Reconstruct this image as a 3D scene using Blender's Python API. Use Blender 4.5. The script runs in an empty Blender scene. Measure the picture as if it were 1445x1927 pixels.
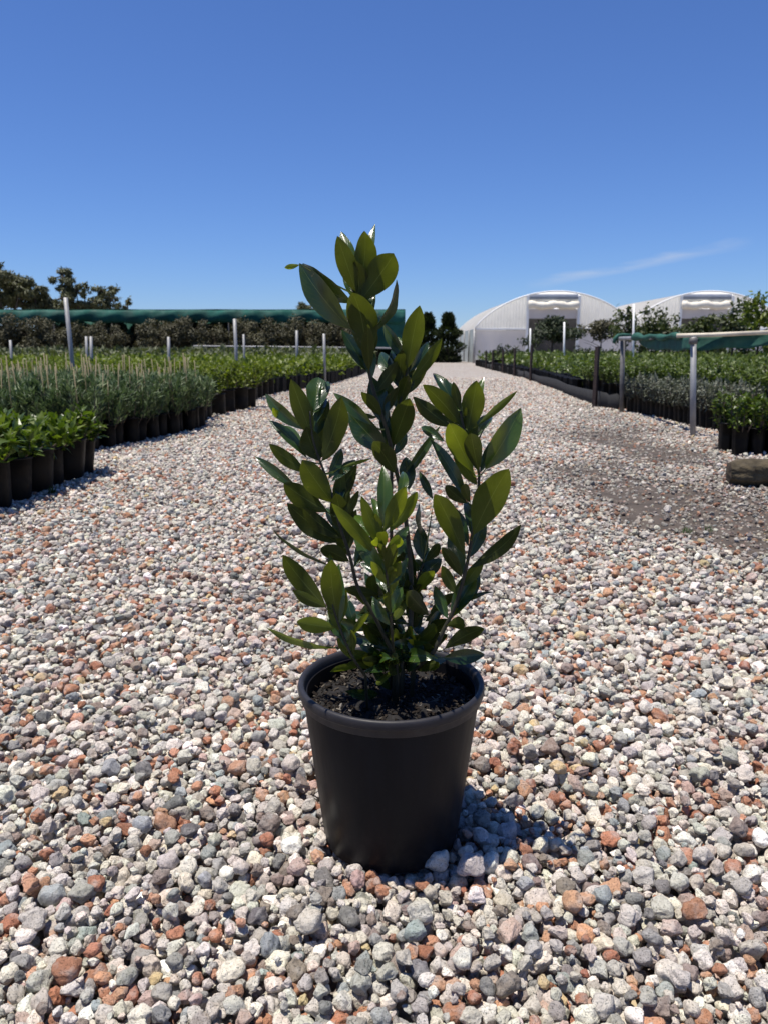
import bpy, math, random
import numpy as np
from mathutils import Vector, Matrix
R = math.radians
random.seed(7); RNG = np.random.default_rng(11)
S = bpy.context.scene
COL = S.collection

# ------------------------------------------------------------------ camera
F_PX, CAM_H, HZ = 1447.0, 0.55, 657.0
PITCH = math.atan((963.5 - HZ) / F_PX)
cd = bpy.data.cameras.new("camera"); cam = bpy.data.objects.new("camera", cd); COL.objects.link(cam)
cam.location = (0, 0, CAM_H); cam.rotation_euler = (math.pi / 2 - PITCH, 0, 0)
cd.sensor_fit = 'VERTICAL'; cd.sensor_height = 36.0; cd.lens = 36.0 * F_PX / 1927.0
cd.clip_start = 0.05; cd.clip_end = 3000
cd.dof.use_dof = True; cd.dof.focus_distance = 0.84; cd.dof.aperture_fstop = 16.0
S.camera = cam

# ------------------------------------------------------------------ light
SUN_EL, SUN_AZ = R(77.5), R(-100.0)          # azimuth from +Y, clockwise: the sun stands to the left
sundir = Vector((math.cos(SUN_EL) * math.sin(SUN_AZ), math.cos(SUN_EL) * math.cos(SUN_AZ), math.sin(SUN_EL)))
ld = bpy.data.lights.new("sun", 'SUN'); ld.energy = 4.9; ld.angle = R(0.5); ld.color = (1.0, 0.94, 0.84)
lo = bpy.data.objects.new("sun", ld); COL.objects.link(lo)
lo.rotation_euler = sundir.to_track_quat('Z', 'Y').to_euler(); lo.location = sundir * 20
W = bpy.data.worlds.new("World"); S.world = W; W.use_nodes = True
nt = W.node_tree; nt.nodes.clear()
sky = nt.nodes.new('ShaderNodeTexSky'); sky.sky_type = 'NISHITA'; sky.sun_disc = False
sky.sun_elevation = SUN_EL; sky.sun_rotation = SUN_AZ; sky.altitude = 0; sky.air_density = 1.0; sky.dust_density = 0.0; sky.ozone_density = 6.0
bg = nt.nodes.new('ShaderNodeBackground'); bg.inputs[1].default_value = 0.064
wo = nt.nodes.new('ShaderNodeOutputWorld')
tint = nt.nodes.new('ShaderNodeMix'); tint.data_type = 'RGBA'; tint.blend_type = 'MULTIPLY'; tint.inputs[0].default_value = 1.0   # the camera's white balance of the sky
nt.links.new(sky.outputs[0], tint.inputs[6]); tint.inputs[7].default_value = (0.80, 1.0, 1.45, 1); SKYC = tint.outputs[2]
def az_el(px, py):
    a = (px - 722.5) / F_PX; b = (963.5 - py) / F_PX
    v = Vector((a, math.cos(PITCH) + b * math.sin(PITCH), -math.sin(PITCH) + b * math.cos(PITCH))); return v.normalized()
def add_wisp():
    # one thin streak of cirrus in the sky
    p0, p1 = az_el(985, 540), az_el(1420, 452)
    mid = ((p0 + p1) / 2).normalized(); u = (p1 - p0).normalized(); v = mid.cross(u).normalized()
    half = (p1 - p0).length / 2
    tc = nt.nodes.new('ShaderNodeTexCoord')
    def dot(vec):
        n = nt.nodes.new('ShaderNodeVectorMath'); n.operation = 'DOT_PRODUCT'; n.inputs[1].default_value = vec
        nt.links.new(tc.outputs['Generated'], n.inputs[0]); return n.outputs['Value']
    def m(op, a, b=None, c=None, clamp=False):
        n = nt.nodes.new('ShaderNodeMath'); n.operation = op; n.use_clamp = clamp
        for i, x in enumerate((a, b, c)):
            if x is None: continue
            if isinstance(x, (int, float)): n.inputs[i].default_value = x
            else: nt.links.new(x, n.inputs[i])
        return n.outputs[0]
    du, dv, dm = dot(u), dot(v), dot(mid)
    nz = nt.nodes.new('ShaderNodeTexNoise'); nz.inputs['Scale'].default_value = 26; nz.inputs['Detail'].default_value = 5
    mp = nt.nodes.new('ShaderNodeMapping'); mp.inputs['Scale'].default_value = (0.5, 1, 3.0)
    nt.links.new(tc.outputs['Generated'], mp.inputs[0]); nt.links.new(mp.outputs[0], nz.inputs['Vector'])
    off = m('MULTIPLY_ADD', nz.outputs['Fac'], 0.016, -0.008)
    across = m('ABSOLUTE', m('ADD', dv, off))
    fa = m('SUBTRACT', 1.0, m('DIVIDE', across, 0.0075), clamp=True)
    fu = m('SUBTRACT', 1.0, m('POWER', m('DIVIDE', m('ABSOLUTE', du), half), 2.0), clamp=True)
    fr = m('GREATER_THAN', dm, 0.5)
    w = m('MULTIPLY', m('MULTIPLY', m('MULTIPLY', fa, fu), fr), m('MULTIPLY', m('POWER', nz.outputs['Fac'], 1.5), 0.95))
    mx = nt.nodes.new('ShaderNodeMix'); mx.data_type = 'RGBA'
    nt.links.new(w, mx.inputs[0]); nt.links.new(SKYC, mx.inputs[6]); mx.inputs[7].default_value = (8, 8.4, 9.2, 1)
    nt.links.new(mx.outputs[2], bg.inputs[0])
add_wisp()
nt.links.new(bg.outputs[0], wo.inputs[0])
S.view_settings.view_transform = 'Standard'; S.view_settings.look = 'None'
S.view_settings.exposure = 0.38; S.view_settings.gamma = 1.0; S.view_settings.use_curve_mapping = False
S.cycles.max_bounces = 8; S.cycles.transparent_max_bounces = 12; S.cycles.diffuse_bounces = 5; S.cycles.sample_clamp_indirect = 4

# ------------------------------------------------------------------ helpers
def ray(px, py):
    a = (px - 722.5) / F_PX; b = (963.5 - py) / F_PX
    return Vector((a, math.cos(PITCH) + b * math.sin(PITCH), -math.sin(PITCH) + b * math.cos(PITCH)))
def at(px, py, Y):            # a point of the view at distance Y
    r = ray(px, py); t = Y / r.y; return Vector((r.x * t, Y, CAM_H + r.z * t))
def G(px, py, z=0.0):         # a point of the ground
    r = ray(px, py); t = (z - CAM_H) / r.z; return Vector((r.x * t, r.y * t, z))

class MB:
    def __init__(s): s.v = []; s.f = []; s.uv = None
    def add(s, vs, fs):
        b = len(s.v); s.v += [tuple(v) for v in vs]; s.f += [tuple(i + b for i in f) for f in fs]
    def box(s, lo, hi, bev=0.0, M=None):
        (a, b, c), (d, e, f) = lo, hi
        if bev <= 0:
            vs = [(a,b,c),(d,b,c),(d,e,c),(a,e,c),(a,b,f),(d,b,f),(d,e,f),(a,e,f)]
            fs = [(0,3,2,1),(4,5,6,7),(0,1,5,4),(1,2,6,5),(2,3,7,6),(3,0,4,7)]
        else:
            g = bev; ring = lambda z, o: [(a+g-o+0,b-o+g*0+ (0 if o else g)*0, z) for _ in ()]
            vs = []
            for z, o in ((c, g), (c + g, 0), (f - g, 0), (f, g)):
                vs += [(a+o,b+o,z),(d-o,b+o,z),(d-o,e-o,z),(a+o,e-o,z)]
            fs = [(0,3,2,1),(12,13,14,15)]
            for k in range(3):
                for i in range(4):
                    j = (i + 1) % 4; fs.append((k*4+i, k*4+j, k*4+4+j, k*4+4+i))
        if M is not None: vs = [M @ Vector(v) for v in vs]
        s.add(vs, fs)
    def tube(s, pts, rads, n=8, caps=True):
        pts = [Vector(p) for p in pts]
        if isinstance(rads, (int, float)): rads = [rads] * len(pts)
        vs = []; up = None
        for i, p in enumerate(pts):
            d = (pts[min(i+1, len(pts)-1)] - pts[max(i-1, 0)]).normalized()
            if up is None:
                up = Vector((0, 0, 1)) if abs(d.z) < 0.9 else Vector((1, 0, 0))
            x = d.cross(up).normalized(); y = x.cross(d).normalized(); up = y
            for k in range(n):
                a = 2 * math.pi * k / n; vs.append(p + (x * math.cos(a) + y * math.sin(a)) * rads[i])
        fs = []
        for i in range(len(pts) - 1):
            for k in range(n):
                k2 = (k + 1) % n; fs.append((i*n+k, i*n+k2, (i+1)*n+k2, (i+1)*n+k))
        if caps:
            fs.append(tuple(reversed(range(n)))); fs.append(tuple((len(pts)-1)*n + k for k in range(n)))
        s.add(vs, fs)
    def lathe(s, prof, n=48, cx=0, cy=0, close=False):
        vs = []
        for (r, z) in prof:
            for k in range(n):
                a = 2 * math.pi * k / n; vs.append((cx + r * math.cos(a), cy + r * math.sin(a), z))
        fs = []; m = len(prof)
        for i in range(m if close else m - 1):
            j = (i + 1) % m
            for k in range(n):
                k2 = (k + 1) % n; fs.append((i*n+k, i*n+k2, j*n+k2, j*n+k))
        s.add(vs, fs)
    def sheet(s, rows):       # grid of points: rows[i][j]
        h, w = len(rows), len(rows[0]); vs = [p for r in rows for p in r]
        s.add(vs, [(i*w+j, i*w+j+1, (i+1)*w+j+1, (i+1)*w+j) for i in range(h-1) for j in range(w-1)])
    def build(s, name, mat, parent=None, smooth=False, loc=None):
        me = bpy.data.meshes.new(name); me.from_pydata(s.v, [], s.f); me.update()
        if smooth: me.polygons.foreach_set('use_smooth', [True] * len(me.polygons))
        for m in (mat if isinstance(mat, (list, tuple)) else [mat]): me.materials.append(m)
        o = bpy.data.objects.new(name, me); COL.objects.link(o)
        if parent is not None: o.parent = parent
        if loc is not None: o.location = loc
        return o
def solid(o, t, off=0.0):
    m = o.modifiers.new('thickness', 'SOLIDIFY'); m.thickness = t; m.offset = off; return o
def tag(o, label=None, cat=None, group=None, kind=None):
    if label: o['label'] = label
    if cat: o['category'] = cat
    if group: o['group'] = group
    if kind: o['kind'] = kind
    return o
def thing(name, label, cat, loc=(0,0,0), rz=0, group=None):
    o = bpy.data.objects.new(name, None); COL.objects.link(o); o.location = loc; o.rotation_euler = (0,0,rz)
    o.empty_display_size = 0.1
    return tag(o, label, cat, group)
def dup(root, loc, rz, sc=1.0, label=None, cat=None, group=None):
    r = root.copy(); COL.objects.link(r); r.location = loc; r.rotation_euler = (0, 0, rz); r.scale = (sc, sc, sc)
    tag(r, label, cat, group)
    for ch in list(root.children):
        c = ch.copy(); COL.objects.link(c); c.parent = r
    return r

# ------------------------------------------------------------------ materials
def new_mat(name):
    m = bpy.data.materials.new(name); m.use_nodes = True; n = m.node_tree.nodes; n.clear()
    return m, m.node_tree, n.new('ShaderNodeOutputMaterial')
def nd(t, typ, **kw):
    n = t.nodes.new(typ)
    for k, v in kw.items(): setattr(n, k, v)
    return n
def link_in(t, s, x):
    if hasattr(x, 'is_linked') or hasattr(x, 'links'): t.links.new(x, s)
    else: s.default_value = x
def ramp(t, fac, stops, interp='LINEAR'):
    r = nd(t, 'ShaderNodeValToRGB'); e = r.color_ramp.elements; r.color_ramp.interpolation = interp
    while len(e) < len(stops): e.new(0.5)
    for i, (p, c) in enumerate(stops):
        e[i].position = p; e[i].color = (*c, 1) if len(c) == 3 else c
    t.links.new(fac, r.inputs[0]); return r.outputs[0]
def mixc(t, fac, a, b, mode='MIX'):
    n = nd(t, 'ShaderNodeMix', data_type='RGBA', blend_type=mode)
    for s, x in ((n.inputs[0], fac), (n.inputs[6], a), (n.inputs[7], b)):
        if isinstance(x, tuple) and len(x) == 3: x = (*x, 1)
        link_in(t, s, x)
    return n.outputs[2]
def math_n(t, op, a, b=0.0, clamp=False):
    n = nd(t, 'ShaderNodeMath', operation=op, use_clamp=clamp); link_in(t, n.inputs[0], a); link_in(t, n.inputs[1], b); return n.outputs[0]
def noise(t, scale, detail=4, rough=0.55, coord='Object', vec=None):
    n = nd(t, 'ShaderNodeTexNoise'); n.inputs['Scale'].default_value = scale; n.inputs['Detail'].default_value = detail; n.inputs['Roughness'].default_value = rough
    if vec is None:
        c = nd(t, 'ShaderNodeTexCoord'); vec = c.outputs[coord]
    t.links.new(vec, n.inputs['Vector']); return n.outputs['Fac']
def bump(t, h, strength=0.3, dist=0.01):
    b = nd(t, 'ShaderNodeBump'); b.inputs['Strength'].default_value = strength; b.inputs['Distance'].default_value = dist
    t.links.new(h, b.inputs['Height']); return b.outputs[0]
def simple(name, col, rough=0.6, var=0.25, scale=8, bmp=0.0, bscale=40, bdist=0.005, metal=0.0, spec=0.5, trans=0.0):
    m, t, out = new_mat(name); p = nd(t, 'ShaderNodeBsdfPrincipled')
    n1 = noise(t, scale, 5)
    c = ramp(t, n1, [(0.3, tuple(x * (1 - var) for x in col)), (0.7, tuple(min(1, x * (1 + var)) for x in col))])
    t.links.new(c, p.inputs['Base Color'])
    p.inputs['Metallic'].default_value = metal; p.inputs['Specular IOR Level'].default_value = spec
    t.links.new(ramp(t, noise(t, scale * 3, 3), [(0.3, (rough * .85,) * 3), (0.7, (min(1, rough * 1.12),) * 3)]), p.inputs['Roughness'])
    if bmp: t.links.new(bump(t, noise(t, bscale, 5), bmp, bdist), p.inputs['Normal'])
    if trans:
        tr = nd(t, 'ShaderNodeBsdfTranslucent'); t.links.new(c, tr.inputs[0]); mx = nd(t, 'ShaderNodeMixShader'); mx.inputs[0].default_value = trans
        t.links.new(p.outputs[0], mx.inputs[1]); t.links.new(tr.outputs[0], mx.inputs[2]); t.links.new(mx.outputs[0], out.inputs[0])
    else: t.links.new(p.outputs[0], out.inputs[0])
    return m
def leafy(name, cols, rough=0.5, trans=0.3, tcol=None, spec=0.4, nscale=3.0):
    """foliage: the colour changes from leaf to leaf and slowly over the crown"""
    m, t, out = new_mat(name); p = nd(t, 'ShaderNodeBsdfPrincipled')
    g = nd(t, 'ShaderNodeNewGeometry'); oi = nd(t, 'ShaderNodeObjectInfo')
    v = math_n(t, 'ADD', math_n(t, 'MULTIPLY', g.outputs['Random Per Island'], 0.75), math_n(t, 'MULTIPLY', oi.outputs['Random'], 0.25))
    k = len(cols); c = ramp(t, v, [(i / (k - 1), col) for i, col in enumerate(cols)])
    n1 = noise(t, nscale, 3); c = mixc(t, math_n(t, 'MULTIPLY', n1, 0.5), c, tuple(x * 0.55 for x in cols[0]))
    t.links.new(c, p.inputs['Base Color']); p.inputs['Roughness'].default_value = rough; p.inputs['Specular IOR Level'].default_value = spec
    tr = nd(t, 'ShaderNodeBsdfTranslucent'); t.links.new(mixc(t, 1.0, c, tcol or (1.5, 1.7, 0.6), 'MULTIPLY'), tr.inputs[0])
    mx = nd(t, 'ShaderNodeMixShader'); mx.inputs[0].default_value = trans
    t.links.new(p.outputs[0], mx.inputs[1]); t.links.new(tr.outputs[0], mx.inputs[2]); t.links.new(mx.outputs[0], out.inputs[0])
    return m

STONES = [((.50,.475,.43),24),((.42,.41,.385),20),((.34,.325,.305),15),((.60,.585,.55),8),((.25,.245,.24),9),((.15,.15,.155),4),
          ((.20,.165,.15),6),((.31,.155,.10),6),((.39,.225,.15),5.5),((.36,.28,.255),5),((.44,.35,.21),1.1),((.25,.28,.29),4),((.26,.12,.08),2),((.78,.77,.74),1.6)]
def m_pebble():
    m, t, out = new_mat('pebble_stone'); p = nd(t, 'ShaderNodeBsdfPrincipled')
    a = nd(t, 'ShaderNodeAttribute', attribute_type='INSTANCER', attribute_name='col')
    oi = nd(t, 'ShaderNodeObjectInfo'); tc = nd(t, 'ShaderNodeTexCoord')
    ad = nd(t, 'ShaderNodeVectorMath', operation='ADD'); cmb = nd(t, 'ShaderNodeCombineXYZ')
    t.links.new(math_n(t, 'MULTIPLY', oi.outputs['Random'], 37.0), cmb.inputs[0]); t.links.new(math_n(t, 'MULTIPLY', oi.outputs['Random'], 91.0), cmb.inputs[1])
    gpos = nd(t, 'ShaderNodeNewGeometry')
    t.links.new(gpos.outputs['Position'], ad.inputs[0]); t.links.new(cmb.outputs[0], ad.inputs[1])
    n1 = noise(t, 260, 5, 0.7, vec=ad.outputs[0]); n2 = noise(t, 75, 3, 0.5, vec=ad.outputs[0]); n3 = noise(t, 750, 3, 0.6, vec=ad.outputs[0])
    c = mixc(t, 1.0, a.outputs['Color'], ramp(t, n1, [(0.25, (.5, .48, .46)), (0.42, (.9, .88, .86)), (0.6, (1.06, 1.06, 1.06)), (0.78, (1.3, 1.3, 1.28))]), 'MULTIPLY')
    c = mixc(t, math_n(t, 'MULTIPLY', ramp(t, n2, [(0.5, (0, 0, 0)), (0.7, (1, 1, 1))]), 0.45), c, (.46, .44, .41))
    pit = ramp(t, n3, [(0.33, (0, 0, 0)), (0.42, (1, 1, 1))])
    c = mixc(t, pit, mixc(t, 1.0, c, (.38, .43, .42), 'MULTIPLY'), c)
    t.links.new(c, p.inputs['Base Color']); p.inputs['Roughness'].default_value = 0.88; p.inputs['Specular IOR Level'].default_value = 0.3
    h = math_n(t, 'ADD', n1, math_n(t, 'MULTIPLY', pit, 0.35))
    t.links.new(bump(t, h, 0.8, 0.003), p.inputs['Normal'])
    t.links.new(p.outputs[0], out.inputs[0]); return m
def m_ground():
    """far gravel: one colour per stone cell, plus the brown soil that shows on the right of the path"""
    m, t, out = new_mat('gravel_ground'); p = nd(t, 'ShaderNodeBsdfPrincipled')
    g = nd(t, 'ShaderNodeNewGeometry')
    v = nd(t, 'ShaderNodeTexVoronoi'); v.inputs['Scale'].default_value = 46; t.links.new(g.outputs['Position'], v.inputs['Vector'])
    sp = nd(t, 'ShaderNodeSeparateColor'); t.links.new(v.outputs['Color'], sp.inputs[0])
    tot = sum(w for _, w in STONES); acc = 0; st = []
    for c, w in STONES: st.append((acc / tot, c)); acc += w
    c = ramp(t, sp.outputs[0], st[:14], 'CONSTANT')
    c = mixc(t, 1.0, c, ramp(t, v.outputs['Distance'], [(0.35, (1, 1, 1)), (0.75, (.35, .33, .32))]), 'MULTIPLY')
    n1 = noise(t, 0.35, 5, vec=g.outputs['Position']); c = mixc(t, math_n(t, 'MULTIPLY', n1, 0.4), c, (.38, .345, .31))
    t.links.new(c, p.inputs['Base Color']); p.inputs['Roughness'].default_value = 0.95; p.inputs['Specular IOR Level'].default_value = 0.2
    t.links.new(bump(t, v.outputs['Distance'], 0.6, -0.01), p.inputs['Normal'])
    t.links.new(p.outputs[0], out.inputs[0]); return m
def m_bay_leaf():
    m, t, out = new_mat('bay_leaf')
    uv = nd(t, 'ShaderNodeUVMap'); sx = nd(t, 'ShaderNodeSeparateXYZ'); t.links.new(uv.outputs[0], sx.inputs[0])
    g = nd(t, 'ShaderNodeNewGeometry')
    tone = nd(t, 'ShaderNodeAttribute', attribute_name='tone')
    u = math_n(t, 'ABSOLUTE', math_n(t, 'SUBTRACT', sx.outputs[0], 0.5))
    mid = math_n(t, 'SUBTRACT', 1.0, math_n(t, 'DIVIDE', u, 0.018), clamp=True)
    # side veins: slanted stripes
    w = math_n(t, 'FRACT', math_n(t, 'MULTIPLY', math_n(t, 'SUBTRACT', sx.outputs[1], math_n(t, 'MULTIPLY', u, 0.55)), 11.0))
    vein = math_n(t, 'SUBTRACT', 1.0, math_n(t, 'DIVIDE', math_n(t, 'ABSOLUTE', math_n(t, 'SUBTRACT', w, 0.5)), 0.07), clamp=True)
    n1 = noise(t, 60, 4); n2 = noise(t, 14, 3)
    top = mixc(t, n2, (.006, .020, .007), (.012, .034, .010)); bot = mixc(t, n2, (.016, .021, .003), (.027, .033, .004))
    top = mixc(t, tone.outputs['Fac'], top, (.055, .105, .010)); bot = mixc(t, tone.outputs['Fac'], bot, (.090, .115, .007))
    c = mixc(t, g.outputs['Backfacing'], top, bot)
    c = mixc(t, math_n(t, 'MULTIPLY', n1, 0.3), c, (.012, .024, .008))
    c = mixc(t, math_n(t, 'MULTIPLY', vein, 0.16), c, (.10, .14, .03)); c = mixc(t, math_n(t, 'MULTIPLY', mid, 0.7), c, (.14, .17, .045))
    spot = ramp(t, noise(t, 210, 2, .5), [(.70, (0, 0, 0)), (.74, (.55, .55, .55))]); c = mixc(t, spot, c, (.10, .085, .03))
    edge_ = math_n(t, 'MULTIPLY', math_n(t, 'SUBTRACT', u, .44, True), 7.0, True); c = mixc(t, math_n(t, 'MULTIPLY', edge_, .5), c, (.10, .12, .02))
    p = nd(t, 'ShaderNodeBsdfPrincipled'); t.links.new(c, p.inputs['Base Color'])
    t.links.new(mixc(t, g.outputs['Backfacing'], (.24, .24, .24), (.58, .58, .58)), p.inputs['Roughness']); t.links.new(mixc(t, g.outputs['Backfacing'], (.45, .45, .45), (.2, .2, .2)), p.inputs['Specular IOR Level'])
    h = math_n(t, 'ADD', math_n(t, 'MULTIPLY', vein, -0.25), math_n(t, 'MULTIPLY', noise(t, 130, 3), 0.5))
    t.links.new(bump(t, h, 0.25, 0.0012), p.inputs['Normal'])
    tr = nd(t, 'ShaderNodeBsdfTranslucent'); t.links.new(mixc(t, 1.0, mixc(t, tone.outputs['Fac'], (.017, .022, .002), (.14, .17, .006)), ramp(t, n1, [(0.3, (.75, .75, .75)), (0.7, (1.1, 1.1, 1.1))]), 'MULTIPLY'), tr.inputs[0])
    ads = nd(t, 'ShaderNodeAddShader'); t.links.new(p.outputs[0], ads.inputs[0]); t.links.new(tr.outputs[0], ads.inputs[1])
    t.links.new(ads.outputs[0], out.inputs[0]); return m

M = {}
M['pebble'] = m_pebble(); M['ground'] = m_ground(); M['bay'] = m_bay_leaf()
M['pot'] = simple('charcoal_pot_plastic', (.0095, .009, .0098), 0.45, 0.10, 12, 0.06, 90, 0.001, spec=.35)
def m_pot():
    m, t, out = new_mat('dusty_pot_plastic'); p = nd(t, 'ShaderNodeBsdfPrincipled'); tc = nd(t, 'ShaderNodeTexCoord')
    mp = nd(t, 'ShaderNodeMapping'); mp.inputs['Scale'].default_value = (60, 60, 5); t.links.new(tc.outputs['Object'], mp.inputs[0])
    st = noise(t, 1.0, 4, .6, vec=mp.outputs[0]); sp = noise(t, 38, 6, .7); sc = noise(t, 300, 3, .6)
    sz = nd(t, 'ShaderNodeSeparateXYZ'); t.links.new(tc.outputs['Object'], sz.inputs[0])
    low = math_n(t, 'SUBTRACT', 1.0, math_n(t, 'MULTIPLY', sz.outputs[2], 16.0), clamp=True)      # soil splashed on the foot
    c = mixc(t, ramp(t, st, [(.45, (0, 0, 0)), (.75, (.5, .5, .5))]), (.0070, .0069, .0085), (.016, .0155, .0165))
    c = mixc(t, math_n(t, 'MULTIPLY', low, ramp(t, sp, [(.45, (0, 0, 0)), (.7, (  .6, .6, .6))])), c, (.035, .030, .026))
    c = mixc(t, ramp(t, sc, [(.66, (0, 0, 0)), (.72, (.6, .6, .6))]), c, (.022, .021, .020))
    t.links.new(c, p.inputs['Base Color']); t.links.new(ramp(t, st, [(.3, (.36,) * 3), (.7, (.55,) * 3)]), p.inputs['Roughness']); p.inputs['Specular IOR Level'].default_value = .16; p.inputs['Specular Tint'].default_value = (.8, .86, 1, 1)
    t.links.new(bump(t, math_n(t, 'ADD', st, math_n(t, 'MULTIPLY', sp, .4)), .12, .002), p.inputs['Normal']); t.links.new(p.outputs[0], out.inputs[0]); return m
M['pot'] = m_pot(); M['rim'] = simple('sunlit_rim_plastic', (.024, .0228, .026), 0.5, .25, 30, .1, 200, .001, spec=.3)  # rim paler than the pot: dappled sunlight put into its colour
M['bag'] = simple('black_grow_bag', (.0035, .0034, .0036), 0.55, 0.3, 10, 0.3, 18, 0.01, spec=.16)
M['mix'] = simple('potting_mix', (.007, .0055, .005), 0.95, 0.6, 120, 0.8, 160, 0.004)
def m_chip():
    m, t, out = new_mat('bark_chip'); p = nd(t, 'ShaderNodeBsdfPrincipled'); g = nd(t, 'ShaderNodeNewGeometry')
    t.links.new(ramp(t, g.outputs['Random Per Island'], [(0, (.008, .006, .005)), (.45, (.018, .013, .010)), (.8, (.035, .027, .020)), (.92, (.10, .085, .066)), (1, (.22, .20, .17))]), p.inputs['Base Color'])
    p.inputs['Roughness'].default_value = .95; p.inputs['Specular IOR Level'].default_value = .2; t.links.new(p.outputs[0], out.inputs[0]); return m
M['chip'] = m_chip()
M['bark'] = simple('green_bark', (.026, .025, .012), 0.7, 0.4, 60, 0.4, 150, 0.001)
M['wood'] = simple('brown_bark', (.07, .052, .036), 0.9, 0.45, 25, 0.7, 60, 0.004)
M['galv'] = simple('galvanised_pipe', (.30, .30, .30), 0.6, 0.2, 14, 0.1, 60, 0.001, metal=0.35)
M['darkpipe'] = simple('weathered_grey_pipe', (.12, .115, .11), 0.6, 0.35, 14, 0.1, 60, 0.001)
M['picket'] = simple('rusty_black_picket', (.040, .024, .020), 0.7, 0.5, 18, 0.3, 60, 0.002)
M['cream'] = simple('cream_pipe', (.55, .49, .38), 0.6, 0.25, 9)
M['gcloth'] = simple('green_shade_cloth', (.024, .110, .080), 0.8, 0.3, 12, 0.4, 10, 0.02, trans=0.25)
M['dcloth'] = simple('dark_green_shade_cloth', (.008, .085, .066), 0.85, 0.45, 1.5, 0.4, 3, 0.05, trans=0.2)
M['mesh'] = simple('black_shade_mesh', (.012, .012, .013), 0.9, 0.35, 8, 0.3, 30, 0.004)
M['bamboo'] = simple('bamboo', (.17, .14, .07), 0.6, 0.25, 30)
M['log'] = simple('log_bark', (.075, .058, .032), 0.95, 0.6, 14, 1.0, 30, 0.015)
M['logend'] = simple('log_cut_wood', (.075, .052, .030), 0.9, 0.6, 20, 0.6, 50, 0.006)
M['film'] = simple('white_greenhouse_film', (.92, .91, .87), 0.45, 0.03, 1.2, 0.15, 2.0, 0.05, trans=0.7)
M['corr'] = simple('white_corrugated_sheet', (.92, .91, .87), 0.4, 0.04, 3, trans=0.65)
M['grey'] = simple('grey_curtain_film', (.66, .635, .64), 0.6, 0.08, 1.0, 0.3, 2, 0.05, trans=0.4)
M['inner'] = simple('doorway_gloom', (.05, .048, .05), 0.8, 0.3, 2.0)  # near-black colour standing in for the shade inside the greenhouses
M['clear'] = simple('hazy_side_film', (.42, .46, .46), 0.35, 0.25, 1.5, 0.3, 2, 0.05, trans=0.3)
M['white'] = simple('white_paint', (.78, .78, .76), 0.5, 0.06, 3)
M['roll'] = simple('cream_rolled_curtain', (.74, .69, .58), 0.6, 0.12, 3, 0.5, 6, 0.03)
M['band'] = simple('grey_metal_band', (.30, .31, .31), 0.5, 0.2, 3)
M['bench'] = simple('grey_bench_pipe', (.42, .41, .40), 0.6, 0.2, 5)
M['dirt'] = simple('brown_soil', (.070, .054, .042), 0.97, 0.4, 14, 0.9, 90, 0.008)
M['l_broad'] = leafy('broad_green_leaves', [(.038,.070,.011),(.10,.15,.018),(.20,.25,.034)], 0.38, 0.28)
M['l_teal'] = leafy('teal_needles', [(.048,.084,.034),(.10,.15,.062),(.19,.235,.10)], 0.55, 0.2, (1.2,1.4,.9))
M['l_lime'] = leafy('lime_leaves', [(.055,.085,.008),(.13,.17,.014),(.24,.27,.028)], 0.5, 0.3)
M['l_dull'] = leafy('dull_olive_leaves', [(.05,.062,.026),(.10,.115,.052),(.16,.175,.09)], 0.6, 0.2)
M['l_gard'] = leafy('olive_green_leaves', [(.042,.066,.014),(.095,.135,.024),(.18,.22,.055)], 0.42, 0.25)
M['l_silver'] = leafy('silvery_leaves', [(.06,.07,.045),(.15,.165,.12),(.30,.31,.25)], 0.55, 0.2, (1,1.1,.8))
M['l_brown'] = leafy('brownish_leaves', [(.050,.047,.024),(.095,.088,.046),(.15,.14,.075)], 0.65, 0.2, (1.2,1.2,.7))
M['l_euc'] = leafy('gum_leaves', [(.045,.055,.020),(.10,.108,.045),(.17,.17,.08)], 0.55, 0.2, (1.2,1.2,.7), nscale=.6)
M['l_con'] = leafy('dark_conifer_sprays', [(.014,.022,.008),(.030,.046,.016),(.055,.075,.026)], 0.6, 0.15, nscale=1.5)
M['l_tree'] = leafy('potted_tree_leaves', [(.025,.034,.010),(.055,.075,.018),(.105,.13,.032)], 0.5, 0.25)
M['l_grass'] = leafy('weed_blades', [(.02,.045,.012),(.05,.09,.02)], 0.6, 0.3)

# ------------------------------------------------------------------ ground
def ground():
    xs = sorted(set([-900,-400,-150,-60] + [x * 4 for x in range(-10, 12)] + [60,150,400,900]))
    ys = [-60,-20,-8,-4,0,4,8,12.5,14.5,16,20,24,28,30,32,34,38,42,46,50,60,80,110,160,300,600,1500]
    def z(x, y):
        if y < 13: return -0.045                          # under the loose stones
        if y < 48: return -0.007
        return -0.045 * min(y - 48, 80)
    rows = [[(x, y, z(x, y)) for x in xs] for y in ys]
    mb = MB(); mb.sheet(rows); o = mb.build('ground', M['ground']); tag(o, kind='structure'); return o
ground()

# edges of the path, as x at distance y
LE = [(-1,-3.0),(1.2,-2.2),(2.5,-1.29),(3.5,-1.30),(3.6,-1.72),(4.2,-1.60),(5.5,-1.24),(5.7,-1.50),(6.2,-1.40),(7.6,-1.21),(9.0,-1.40),(10.5,-1.15),(13.5,-.66),(25,-.05),(32,.3)]
RE = [(-1,3.0),(1.2,2.6),(3.0,2.3),(3.9,2.2),(4.1,1.82),(4.2,2.4),(5.1,2.30),(6.95,2.18),(7.6,2.06),(14,2.62),(25,3.02),(32,3.2)]
def edge(tab, y): return np.interp(y, [a for a, _ in tab], [b for _, b in tab])

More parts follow.
